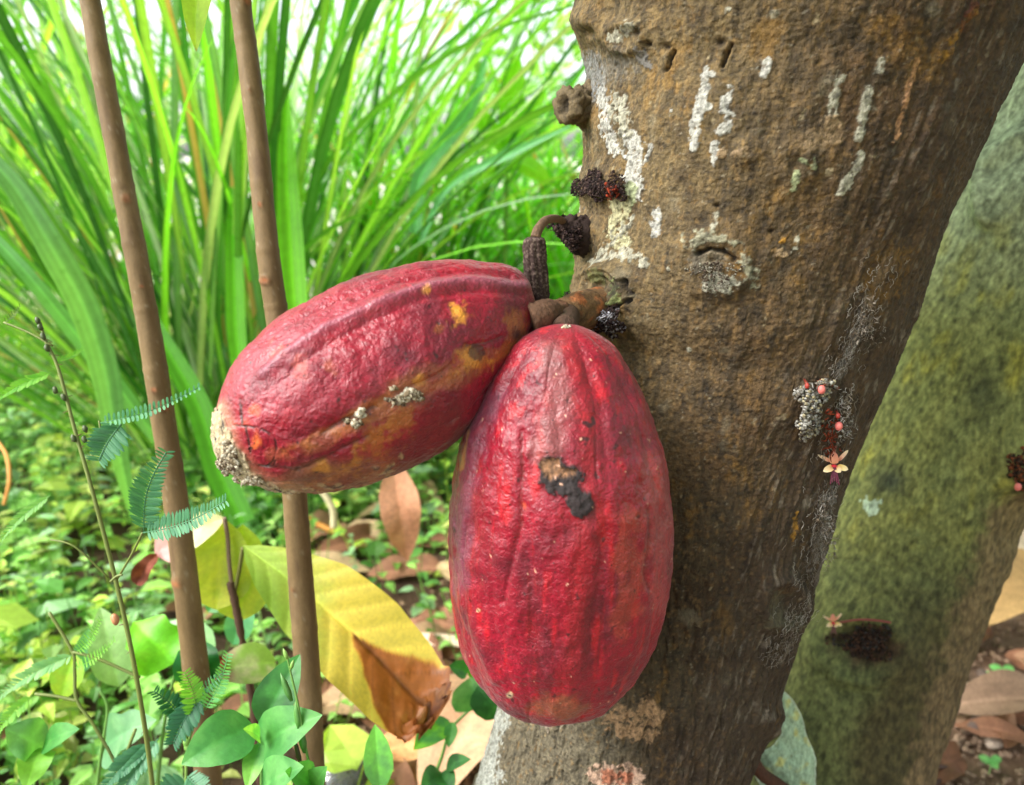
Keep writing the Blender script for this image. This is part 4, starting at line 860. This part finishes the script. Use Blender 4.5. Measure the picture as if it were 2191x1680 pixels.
rb.build('flower_cushion', M['crumb'], tree)
mb = MB()
cvx = curve3([P(1795, 1332, sdepth(1800, 1335)-.012), P(1840, 1326, sdepth(1840, 1330)-.014), P(1880, 1328, sdepth(1880, 1330)-.010), P(1905, 1332, sdepth(1900, 1335)-.004)], 8); mb.tube(cvx, .0011, 8, lin(132, 60, 54)); mb.build('flower_stalk', M['petal'], fl)

# --- pale scaly leaf wedged between trunks
def wl_extra(c, Vg, T, W_, n):
    n2 = fbm(Vg*90, 3); return mix(c, lin(190, 190, 90), ss(.1, .4, n2)*.7), Vg+toCam(Vg[0, 0])*(.003*n2)[..., None]
wd = thing('wedged_leaf', 'pale green crusty leaf wedged between the brown trunk and the mossy trunk', 'leaf', P(1690, 1690, .72))
mb = MB()
pw = [(1655, 1470), (1690, 1490), (1715, 1530), (1725, 1570), (1742, 1610), (1746, 1650), (1740, 1720), (1690, 1750), (1640, 1700), (1610, 1645), (1625, 1610), (1660, 1590), (1675, 1555), (1655, 1520)]
oc = catmull(pw, 10); cen = np.array([1695., 1620.]); ks = np.linspace(.02, 1, 26)
gx = cen[0]+(oc[None, :, 0]-cen[0])*ks[:, None]; gy_ = cen[1]+(oc[None, :, 1]-cen[1])*ks[:, None]
gd = .725-.010*np.cos((gx-1680)/60)+.03*(gy_-1600)/200*.5
gd = np.minimum(gd, .735)
Vg = P(gx, gy_, gd); n2 = fbm(Vg*90, 3); Vg = Vg+FW*(.004*n2)[..., None]
cc = mix(lin(158, 184, 152), lin(186, 180, 90), ss(.1, .4, fbm(Vg*70+8, 3))*.7); cc = mix(cc, lin(200, 210, 190), (ss(.93, 1, ks)[:, None]+0*n2)*.7)
mb.grid(Vg, cc, True); mb.build('blade', M['moss'], wd)
rt = MB(); rt.tube(curve3([P(1600, 1600, .70), P(1625, 1650, .70), P(1665, 1680, .70), P(1720, 1720, .70)], 8), .006, 10, lin(80, 50, 34)); rt.build('root', M['bark'], tree)

# ================================================================== GROUND
def sgrid(a, b, n, k): u = np.linspace(-1, 1, n); return (np.sinh(u*k)/math.sinh(k))
gx = sgrid(0, 0, 420, 5.2)*120; gy_ = sgrid(0, 0, 420, 5.2)*120+1.3
GX, GY = np.meshgrid(gx, gy_); GP = np.stack([GX, GY, 0*GX], -1)
near = ss(12, 4, np.hypot(GX, GY-1.3))
GZ = (.022*fbm(GP*2.2, 3)+.012*fbm(GP*11+5, 4)+.005*fbm(GP*45, 3))*near
gz = lambda x, y: float(.022*fbm(np.array([[x, y, 0]])*2.2, 3)[0])+0.0
GP[..., 2] = GZ
soil = mix(lin(158, 128, 104), lin(122, 94, 74), ss(-.2, .3, fbm(GP*6, 4))); soil = mix(soil, lin(196, 170, 146), ss(.1, .4, fbm(GP*14+8, 4))*.6)
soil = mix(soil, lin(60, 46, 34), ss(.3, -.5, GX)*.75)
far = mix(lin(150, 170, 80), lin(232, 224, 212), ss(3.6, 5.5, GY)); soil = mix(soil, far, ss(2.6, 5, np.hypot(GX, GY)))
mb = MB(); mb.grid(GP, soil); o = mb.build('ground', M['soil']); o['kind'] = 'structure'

# ---------------- grass
def blade(mb, base, direc, L, w, droop, c, nu=14, twist=0.):
    """direc: unit start direction; droops with gravity along its length"""
    t = np.linspace(0, 1, nu); h = np.array([direc[0], direc[1], 0.]); hh = nz(h) if np.linalg.norm(h) > 1e-3 else np.array([1., 0, 0])
    el = math.atan2(direc[2], math.hypot(direc[0], direc[1])); ang = el-droop*t**1.6
    st = L/(nu-1); dx = np.cumsum(np.cos(ang))*st; dz = np.cumsum(np.sin(ang))*st
    cen = base+hh*dx[:, None]; cen[:, 2] += dz
    s = np.cross(hh, [0, 0, 1.]); tv = np.stack([hh[0]*np.cos(ang), hh[1]*np.cos(ang), np.sin(ang)], -1); n = np.cross(s, tv)
    a = twist*t; S = s*np.cos(a)[:, None]+n*np.sin(a)[:, None]; Nn = -s*np.sin(a)[:, None]+n*np.cos(a)[:, None]
    pr = w/2*np.interp(t, [0, .1, .35, .7, .9, 1], [.45, .7, 1, .75, .35, .02])
    V = np.stack([cen-S*pr[:, None]+Nn*pr[:, None]*.35, cen, cen+S*pr[:, None]+Nn*pr[:, None]*.35], 1)
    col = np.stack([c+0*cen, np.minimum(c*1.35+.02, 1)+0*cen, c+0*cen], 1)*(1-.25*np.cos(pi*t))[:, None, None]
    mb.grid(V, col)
GC = [lin(84, 144, 48), lin(104, 164, 56), lin(60, 120, 44), lin(130, 186, 68), lin(120, 164, 108), lin(160, 206, 90), lin(50, 104, 40), lin(110, 176, 50), lin(170, 190, 150)]
CLUMPS = []
def clump(label, x, y, n, spread, L, w, lean=(0, 0), fan=.5, cols=GC, name='grass_clump', droop=(.3, 1.3), seed=0, nsh=0):
    random.seed(seed); mb = MB()
    for i in range(n):
        a = random.uniform(0, 2*pi); r = spread*math.sqrt(random.random()); bx, by = x+r*math.cos(a), y+r*math.sin(a)*.6
        f = random.gauss(0, fan); f2 = random.gauss(0, fan)*.8
        d = nz(np.array([f+lean[0]+.6*(bx-x)/max(spread, .01)*fan, max(f2+lean[1], -.3 if x < -.4 else -.12), 1.0]))
        c = cols[random.randrange(len(cols))]*random.uniform(.75, 1.2)
        if random.random() < .035: c = lin(196, 156, 90)
        z0 = random.choice([0, 0, 0, random.uniform(.1, .6)])*L*.5
        b = np.array([bx, by, 0.])+d*z0
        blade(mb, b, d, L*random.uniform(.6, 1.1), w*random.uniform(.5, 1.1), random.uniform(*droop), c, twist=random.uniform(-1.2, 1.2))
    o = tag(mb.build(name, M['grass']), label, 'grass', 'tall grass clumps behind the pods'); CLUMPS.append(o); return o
g0 = G(490, 1060)
clump('dense arching clump of tall grass fanning out behind the two sapling stems', g0[0], g0[1], 290, .18, 1.75, .019, (-.10, -.05), .36, seed=1)
clump('leafy tall grass rising between the right sapling stem and the sideways pod', g0[0]+.30, g0[1]+.35, 150, .2, 1.6, .018, (.06, 0), .34, seed=2)
clump('bright grass clump right above the sideways pod', -.12, 2.25, 320, .32, .98, .018, (.10, 0), .48, [lin(110, 186, 40), lin(136, 206, 44), lin(84, 156, 40), lin(150, 200, 110)], seed=3)
clump('lime grass clump beside the upper left edge of the brown trunk', .28, 2.2, 280, .28, 1.02, .020, (.0, 0), .48, [lin(126, 206, 36), lin(150, 220, 40), lin(100, 176, 44), lin(160, 206, 120)], seed=4)
clump('tall grass with long thin blades at the far left of the picture', -1.75, 2.5, 90, .35, 1.5, .022, (.05, -.05), .5, seed=5)
clump('thin tall grass far behind the left sapling stem', -1.0, 3.0, 110, .6, 2.0, .017, (0, 0), .35, seed=6)
clump('thin tall grass far behind the gap between pods and trunk', .1, 3.3, 200, .7, 1.1, .015, (0, 0), .35, [lin(130, 190, 60), lin(150, 205, 80), lin(110, 170, 60)], seed=7)
clump('far pale grass stand at the left behind everything', -2.4, 4.0, 90, .7, 1.6, .022, (0, 0), .35, [lin(150, 190, 90), lin(170, 205, 110), lin(130, 176, 70)], seed=8)
# individual near blades
CL = {}
def bigblade(pts, dd, wpx, c, label, par=0):
    p = curve3([P(x, y, d) for (x, y), d in zip(pts, dd)], 12); n = len(p); X_, Y_, D_ = proj(p); w = np.interp(np.linspace(0, 1, n), np.linspace(0, 1, len(wpx)), wpx)/F*D_/2
    T = nz(np.gradient(p, axis=0)); nr = nz(CAM-p+np.array([0, 0, .3])); S = nz(np.cross(T, nr)); Nn = np.cross(S, T)
    v = np.linspace(-1, 1, 9); V = p[:, None]+S[:, None]*(w[:, None]*v)[..., None]+Nn[:, None]*(.3*w[:, None]*np.abs(v))[..., None]
    col = c*(1+.18*np.sin(v*14))[None, :, None]*np.ones((n, 1, 1)); col[:, 4] = np.minimum(col[:, 4]*1.5, 1)
    mb = MB(); mb.grid(V, col); o = mb.build('blade', M['grass'], CLUMPS[par]); o['label'] = label; return o
bigblade([(-60, 300), (30, 400), (110, 530), (180, 660), (225, 800), (250, 950), (285, 1100)], [1.0, 1.02, 1.05, 1.1, 1.15, 1.2, 1.28], [26, 44, 58, 60, 56, 40, 14], lin(112, 164, 100), 'broad pale green grass blade arching down at the left edge')
bigblade([(-40, 480), (60, 590), (150, 700), (230, 800), (330, 930), (380, 990)], [1.1, 1.12, 1.16, 1.2, 1.25, 1.3], [20, 30, 34, 34, 28, 10], lin(110, 170, 96), 'second narrower pale grass blade crossing below the broad one')
bigblade([(520, 1120), (470, 1010), (420, 860), (330, 700), (260, 560)], [1.5, 1.5, 1.5, 1.5, 1.5], [50, 60, 50, 36, 10], lin(90, 160, 40), 'wide grass blade rising left from the clump base')
bigblade([(650, 1000), (640, 800), (620, 500), (612, 320), (615, 200)], [1.35]*5, [20, 56, 54, 36, 6], lin(120, 196, 36), 'bright upright grass blade right of the right sapling stem')
bigblade([(520, 840), (505, 700), (500, 520), (495, 400)], [1.4]*4, [30, 40, 36, 6], lin(110, 186, 40), 'bright upright grass blade left of the right sapling stem')
bigblade([(900, 520), (960, 400), (1090, 330), (1220, 270)], [1.5, 1.5, 1.45, 1.4], [10, 16, 20, 5], lin(120, 190, 130), 'pale blade slanting up toward the knob on the trunk')
bigblade([(890, 500), (900, 380), (1000, 240), (1040, 120)], [1.6]*4, [26, 34, 30, 8], lin(110, 180, 110), 'pale blade leaning right over the middle grass')
# broad-leaved weeds in grass near the trunk
bl = thing('broad_leaved_weed', 'lime green broad leaved weed in the grass left of the trunk', 'weed', [.02, 1.85, 0])
bz = P(1085, 330, 1.85)
mb = MB(); mb.tube(curve3([[bz[0]-.03, bz[1], 0], [bz[0]-.01, bz[1], .4], bz], 6), .005, 8, lin(120, 170, 60)); mb.build('stem', M['stem'], bl)
for a, b, w in (((1085, 330), (1110, 115), .062), ((1090, 335), (1170, 190), .05), ((1080, 330), (1000, 220), .05), ((1085, 340), (1010, 390), .05), ((1090, 340), (1190, 400), .05)):
    leafpart('leaf', P(*a, 1.85), P(*b, 1.82), w, bl, lin(150, 220, 30), lin(168, 228, 44), 'lance', mat='leaf', bend=.08)

# ---------------- far shrubs and sky-edge foliage
def shrub(label, x, y, r, h, n, ls, cols, seed, name='shrub'):
    random.seed(seed); rg = np.random.default_rng(seed); root = thing(name, label, 'shrub', [x, y, 0], 'shrubs beyond the tall grass')
    tr = MB()
    for i in range(6):
        a = rg.uniform(0, 2*pi); e = np.array([x+r*.6*math.cos(a), y+r*.6*math.sin(a), h*rg.uniform(.5, .9)]); tr.tube(curve3([[x, y, 0], [x+(e[0]-x)*.3, y+(e[1]-y)*.3, e[2]*.5], e], 5), np.linspace(.03, .008, 11), 6, lin(100, 80, 60))
    tr.build('stem', M['stick'], root)
    mb = MB(); cl = [(np.array([x, y, h*.55])+rg.normal(size=3)*np.array([r*.45, r*.4, h*.25]), rg.uniform(.25, .5)*r) for k in range(14)]
    for i in range(n):
        c, rr = cl[rg.integers(len(cl))]; p = c+nz(rg.normal(size=3))*rr*rg.uniform(.5, 1.05); p[2] = max(p[2], .03)
        d = nz(rg.normal(size=3)+[0, 0, -.3]); nr = nz(rg.normal(size=3)+[0, -.3, 1]); l = ls*rg.uniform(.6, 1.2)
        s = nz(np.cross(d, nr))*l*.22; m = p+d*l*.5
        mb.quads(np.array([p, m-s, p+d*l, m+s]), np.array([[0, 1, 2, 3]]), cols[rg.integers(len(cols))]*rg.uniform(.7, 1.25))
    mb.build('foliage', M['cover'], root)
fcol = [lin(150, 196, 70), lin(120, 176, 60), lin(170, 206, 96), lin(100, 150, 56)]
shrub('leafy shrub far behind at the left edge', -3.2, 5.2, 1.0, 1.25, 2600, .14, fcol, 21)
shrub('bright shrub far behind beside the upper trunk', 1.2, 4.6, 1.0, 1.35, 2600, .14, fcol, 24)
shrub('low shrub at the right behind the mossy trunk', 3.0, 4.6, .9, .9, 1800, .12, fcol, 25)

# ---------------- ground cover (uncountable small leaves)
def cover(n, region, hmax, ls, cols, name, seed, label):
    rg = np.random.default_rng(seed); mb = MB(); Vs = []; Cs = []
    for i in range(n):
        for _k in range(6):
            x, y = region(rg)
            if fbm(np.array([[x*2.6, y*2.6, seed]]), 2)[0]+.12*rg.normal() > -.3: break
        z = gz_fast(x, y)
        nl = rg.integers(3, 9); H = hmax*rg.uniform(.25, 1); tip = np.array([x+rg.normal()*.02, y+rg.normal()*.02, z+H])
        cb = cols[rg.integers(len(cols))]*rg.uniform(.6, 1.3); sc_l = rg.uniform(.45, 1.2)*(1.9 if rg.random() < .14 else 1)
        for k in range(nl):
            f = (k+.6)/nl; p = np.array([x, y, z])*(1-f)+tip*f; a = rg.uniform(0, 2*pi); d = nz(np.array([math.cos(a), math.sin(a), rg.uniform(-.3, .5)])); l = ls*rg.uniform(.5, 1.2)*sc_l
            s = nz(np.cross(d, [0, 0, 1.]))*l*rg.uniform(.22, .36); q0 = p+d*.1*l; m = p+d*l*.5+np.array([0, 0, .06*l])
            m2_ = p+d*l*.36; m3_ = p+d*l*.7; s_ = s*rg.uniform(.6, 1.15); up_ = np.array([0, 0, .07*l]); tp = p+d*l-np.array([0, 0, .12*l])
            a0, a1, a2_, b1, b2 = q0, m2_-s_+up_, m3_-s_*.62+up_*.6, m2_+s_+up_, m3_+s_*.62+up_*.6; mm = p+d*l*.55
            Vs.append([a0, a1, mm, b1]); Vs.append([a1, a2_, tp, mm]); Vs.append([mm, tp, b2, b1]); cc_ = cb*rg.uniform(.8, 1.25); Cs.extend([cc_]*3)
        sdv = np.array([.0009, 0, 0]); Vs.append([np.array([x, y, z])-sdv, np.array([x, y, z])+sdv, tip+sdv, tip-sdv]); Cs.append(cb*.7)
    Vs = np.array(Vs).reshape(-1, 3); q = np.arange(len(Vs)).reshape(-1, 4); mb.quads(Vs, q, np.repeat(np.array(Cs), 4, 0))
    o = mb.build(name, M['cover'], smooth=False); tag(o, label, 'ground cover', None, 'stuff')
gz_fast = lambda x, y: .0
CC = [lin(118, 170, 74), lin(138, 188, 92), lin(96, 150, 72), lin(160, 200, 112), lin(76, 124, 48), lin(172, 200, 84), lin(146, 186, 136), lin(186, 196, 110)]
def regA(rg):
    while True:
        x = rg.uniform(-2.2, -.05); y = rg.uniform(.75, 3.2)
        if x < -.55+.25*rg.normal() or y > 1.5+.3*rg.normal(): return x, y
cover(5200, regA, .17, .044, CC, 'ground_cover', 31, 'low green weeds and small leaves covering the ground on the left')
def regB(rg): return rg.uniform(-.6, .25), rg.uniform(.85, 2.2)
cover(420, regB, .07, .026, CC, 'ground_cover', 32, 'sparse small weeds on the littered soil below the pods')
def regC(rg): return rg.uniform(.9, 2.6), rg.uniform(2.0, 4.0)
cover(500, regC, .08, .03, CC, 'ground_cover', 33, 'patchy green growth on the soil at the right')

# ---------------- dry leaves and litter
random.seed(5)
DRY = [lin(166, 126, 98), lin(146, 104, 80), lin(176, 146, 112), lin(124, 86, 64), lin(186, 160, 122)]
def dryleaf(x, y, L, w, rot, tilt=.1, lift=.012, c=None, label='dry brown leaf lying in the litter below the pods', group='dry leaves in the litter', prof='cacao', wave=.12):
    rot = rot; A = np.array([x, y, lift])-np.array([math.cos(rot), math.sin(rot), 0])*L/2; B = A+np.array([math.cos(rot), math.sin(rot), tilt])*L
    c = DRY[random.randrange(5)] if c is None else c
    Vg, T, W_ = leafgrid(A, B, w, nz(np.array([random.uniform(-.4, .4), -.35, 1])), prof, random.uniform(.0, .15), random.uniform(.1, .6), wave, 26, 13, random.uniform(-.5, .5), .014, random.uniform(-.1, .1), random.random()*9)
    Vg[..., 2] = np.maximum(Vg[..., 2], .006)
    n = fbm(Vg*60, 3); col = veincol(c*(1+.4*n)[..., None], T, W_, L/w, .3); mb = MB(); mb.grid(Vg, col)
    return tag(mb.build('dry_leaf', M['dry']), label, 'dry leaf', group)
for i in range(34):
    g = G(random.uniform(640, 1120), random.uniform(1080, 1720)); dryleaf(g[0], g[1], random.uniform(.08, .2), random.uniform(.04, .075), random.uniform(0, 6.3))
for i in range(34):
    g = G(random.uniform(1960, 2330), random.uniform(1080, 1730)); dryleaf(g[0], g[1], random.uniform(.05, .12), random.uniform(.025, .05), random.uniform(0, 6.3), tilt=random.uniform(0, .3), wave=.3, label='dry leaf on the bare soil right of the mossy trunk', group='dry leaves on the soil at the right')
for i in range(8):
    g = G(random.uniform(0, 600), random.uniform(1250, 1730)); dryleaf(g[0], g[1], random.uniform(.08, .16), random.uniform(.04, .06), random.uniform(0, 6.3), label='dry brown leaf under the green weeds on the left', group='dry leaves under the weeds')
g = G(2130, 1380); dryleaf(g[0], g[1], .34, .14, .15, .12, .03, lin(172, 140, 92), 'large curled tan leaf on the soil at the right edge', None, wave=.22)
g = G(2150, 1225); dryleaf(g[0], g[1], .20, .08, -.5, .1, .03, lin(160, 146, 124), 'whitish crumpled dry leaf behind the large tan leaf', None, wave=.25)
g = G(2160, 1180); dryleaf(g[0], g[1], .26, .08, -.7, .1, .05, lin(160, 100, 76), 'orange pink dry leaf farthest back at the right edge', None)
g = G(2110, 1560); dryleaf(g[0]+.05, g[1], .24, .07, -.16, .05, .02, lin(150, 122, 100), 'long flat pinkish tan leaf lying on the soil at the right', None, 'cacao', .22)
g = G(1010, 1640); dryleaf(g[0], g[1], .26, .12, 1.2, .1, .03, lin(206, 164, 130), 'broad pale brown leaf leaning at the foot of the trunk', None)
g = G(900, 1650); dryleaf(g[0], g[1], .14, .06, .2, .1, .04, lin(216, 160, 110), 'light orange dry leaf just left of the broad pale leaf', None)
g = G(985, 1410); dryleaf(g[0]-.05, g[1], .30, .022, -.05, .0, .03, lin(226, 206, 180), 'pale strip of dry leaf between the yellow leaf and the pod', None, 'lance', .03)
hd = thing('dry_leaf', 'pinkish brown dry leaf hanging upright below the sideways pod', 'dry leaf', P(842, 1000, 1.1))
leafpart('blade', P(840, 985, 1.10), P(872, 1200, 1.12), .058, hd, lin(206, 150, 118), lin(186, 130, 100), 'lance', mat='dry', bend=.06, wave=.1)
hd = thing('dry_stalk', 'thin dry stalk standing in the weeds beneath the sideways pod', 'dry stalk', [P(700, 1120, 1.3)[0], P(700, 1120, 1.3)[1], 0])
mb = MB(); mb.tube(curve3([P(690, 1050, 1.25), P(712, 1090, 1.25), P(714, 1130, 1.25)], 6), .006, 8, lin(200, 190, 150)); mb.build('stem', M['dry'], hd)
def twig(pts, r, label, col=lin(84, 64, 54), cat='twig'):
    mb = MB(); mb.tube(curve3(pts, 8), r, 8, col); return tag(mb.build('twig', M['stick']), label, cat)
twig([G(860, 1560, .03), G(960, 1690, .03), G(1060, 1760, .03)], .006, 'dark twig on the ground between jar and trunk')
twig([G(2080, 1560, .02), G(2110, 1500, .02), G(2100, 1440, .02)], .008, 'short dark twig on the soil at the right', lin(110, 92, 84))
twig([G(1950, 1690, .02), G(2120, 1760, .02)], .007, 'pale straw lying at the lower right', lin(220, 186, 140))
twig([G(1980, 1690, .02), G(2040, 1650, .02), G(2000, 1640, .03)], .003, 'thin bent twig at the lower right beside the mossy trunk')
twig([G(660, 1110, .06), G(720, 1140, .05), G(790, 1160, .02)], .006, 'thin orange twig on the ground below the sideways pod', lin(190, 130, 60))
twig([P(8, 1080, 1.3), P(20, 1030, 1.3), P(14, 975, 1.32), P(-10, 940, 1.35)], .0032, 'curved orange stem at the left edge', lin(214, 150, 80))
for x, y, s, lab, c in ((2080, 1480, .017, 'rounded whitish stone on the soil at the right', lin(222, 206, 170)), (2190, 1530, .016, 'grey stone at the right picture edge', lin(190, 180, 170)), (2065, 1545, .012, 'small brown clod left of the dark twig', lin(150, 120, 96)), (2125, 1590, .01, 'small pale pebble below the twig', lin(200, 180, 160))):
    mb = MB(); g = G(x, y, s*.5); mb.ball(g, s, c, 20, 14, (1.1, .9, .7), .35); tag(mb.build('stone', M['soil'] if False else M['crumb']), lab, 'stone')
mb = MB(); random.seed(9)
for i in range(2600):
    g = G(random.uniform(1900, 2400), random.uniform(1120, 1760)); s = random.uniform(.001, .0055)*random.uniform(.6, 1.2); mb.ball([g[0], g[1], s*.4], s, lin(160, 134, 112)*random.uniform(.5, 1.3), 6, 5, (1, 1, .8), .5)
for i in range(1800):
    g = G(random.uniform(640, 1120), random.uniform(1120, 1760)); s = random.uniform(.0015, .007); mb.ball([g[0], g[1], s*.4], s, lin(150, 122, 98)*random.uniform(.5, 1.3), 6, 5, (1, 1, .8), .5)
tag(mb.build('soil_crumbs', M['crumb']), 'small clods and grit strewn over the soil', 'soil', None, 'stuff')
def sprout(x, y, label, s=.02):
    g = G(x, y); r = thing('seedling', label, 'seedling', g); mb = MB(); mb.tube([g, g+[0, 0, s*1.3]], .001, 6, lin(150, 190, 110)); mb.build('stem', M['stem'], r)
    for a in (0.4, 2.6, 4.6):
        A = g+np.array([0, 0, s*1.3]); B = A+np.array([math.cos(a), math.sin(a), .3])*s; leafpart('leaf', A, B, s*.7, r, lin(120, 196, 110), lin(140, 206, 120), 'round', nu=8, nv=5)
sprout(2140, 1470, 'small green sprout beside the whitish stone'); sprout(2120, 1470, 'tiny green sprout left of the one by the whitish stone', .014); sprout(1975, 1320, 'green sprout touching the edge of the mossy trunk', .022); sprout(2115, 1660, 'pale sprout near the bottom right', .016)
gs = thing('seedling', 'tall thin green shoot standing behind the mossy trunk', 'seedling', G(2100, 1300)); mb = MB(); g = G(2100, 1300); mb.tube(curve3([g, g+[.003, 0, .05], g+[.006, 0, .12]], 5), .004, 8, lin(150, 186, 90)); mb.build('stem', M['stem'], gs)
# --- glass jar
jr = thing('glass_jar', 'clear ribbed glass jar half hidden on the ground at the bottom edge', 'jar', G(738, 1690)*[1, 1, 0])
mb = MB(); cj = P(738, 1665, 1.0); axj = -nz(np.array([.3, -.5, .8])); xj = nz(np.cross(axj, [1, 0, 0])); yj = np.cross(axj, xj)
pf = [(.002, -.03), (.030, -.03), (.034, -.02), (.034, .02), (.028, .032), (.024, .036), (.024, .05), (.021, .05), (.021, .036), (.026, .03), (.031, .02), (.031, -.018), (.028, -.026), (.002, -.026)]
tj = np.linspace(0, 2*pi, 48, endpoint=False); Vj = np.array([[cj+axj*h+(r+.001*math.cos(12*a)*(r > .02))*(math.cos(a)*xj+math.sin(a)*yj) for a in tj] for r, h in pf]); mb.grid(Vj, np.ones(3), True); mb.build('body', M['glass'], jr)

# ---------------- crown of the cacao tree, added unseen above and beside the camera for shade
random.seed(77); rg = np.random.default_rng(77); mb = MB()
for i in range(2600):
    p = np.array([rg.uniform(-.7, 3.2), rg.uniform(-2.2, 2.6), rg.uniform(1.7, 3.0)])
    if p[0] > 1.7 and rg.random() < .5: p[2] = rg.uniform(.9, 2.4); p[0] = rg.uniform(2.2, 3.2)
    d = nz(np.array([rg.normal(), rg.normal(), -.9])); n_ = nz(rg.normal(size=3)*.5+[0, 0, 1]); l = rg.uniform(.18, .32); s_ = nz(np.cross(d, n_))*l*.17
    q_ = np.array([p, p+d*l*.3-s_, p+d*l*.7-s_*.9, p+d*l, p+d*l*.7+s_*.9, p+d*l*.3+s_])
    mb.quads(q_, np.array([[0, 1, 2, 5], [2, 3, 4, 5]]), lin(60, 110, 46)*rg.uniform(.7, 1.3))
mb.build('shade_crown', M['cover'], tree)
mb = MB()
for e in ((2.2, .2, 2.6), (.2, -.6, 2.5), (1.6, 1.8, 2.7), (-.3, 1.2, 2.6)):
    mb.tube(curve3([P(1780, -500, .50), P(1780, -500, .50)+np.array([.05, .0, .4]), np.array(e)*[.6, .6, .85], e], 8), np.linspace(.07, .02, 25), 12, lin(92, 76, 56))
mb.build('limb', M['bark'], tree)  # unseen limbs carrying the added shading leaves
# ================================================================== CAMERA, LIGHT
cam = bpy.data.cameras.new('camera'); co = bpy.data.objects.new('camera', cam); COL.objects.link(co); sc.camera = co
co.location = CAM.tolist(); co.rotation_euler = (math.radians(90)-PITCH, 0, 0); cam.sensor_width = 36; cam.lens = 36*F/2191
cam.clip_start = .02; cam.clip_end = 600
cam.dof.use_dof = True; cam.dof.focus_distance = .48; cam.dof.aperture_fstop = 27/4.2; cam.dof.aperture_blades = 0
SUN_EL = math.radians(48); SUN_AZ = math.radians(-108)    # azimuth measured from +Y towards +X
w = bpy.data.worlds.new('World'); sc.world = w; w.use_nodes = True; t = w.node_tree; bg = t.nodes['Background']
sky = t.nodes.new('ShaderNodeTexSky'); sky.sky_type = 'NISHITA'; sky.sun_disc = False; sky.sun_elevation = SUN_EL; sky.sun_rotation = SUN_AZ; sky.dust_density = 3; sky.air_density = 1.0; sky.ozone_density = 1.0
hs = t.nodes.new('ShaderNodeHueSaturation'); hs.inputs['Saturation'].default_value = .3; t.links.new(sky.outputs[0], hs.inputs['Color']); t.links.new(hs.outputs[0], bg.inputs[0]); bg.inputs[1].default_value = .15
sl = bpy.data.lights.new('sun', 'SUN'); so = bpy.data.objects.new('sun', sl); COL.objects.link(so); sl.energy = 1.4; sl.angle = math.radians(25); sl.color = (1, .96, .9)
sdir = Vector((math.sin(SUN_AZ)*math.cos(SUN_EL), math.cos(SUN_AZ)*math.cos(SUN_EL), math.sin(SUN_EL))); so.rotation_euler = sdir.to_track_quat('Z', 'Y').to_euler(); so.location = (-1, -1, 3)
sc.view_settings.view_transform = 'Standard'; sc.view_settings.look = 'None'; sc.view_settings.gamma = 1; sc.view_settings.exposure = 1.68
sc.render.engine = 'CYCLES'; sc.cycles.use_denoising = True
sc.cycles.max_bounces = 6; sc.cycles.transparent_max_bounces = 8; sc.cycles.caustics_reflective = False; sc.cycles.caustics_refractive = False
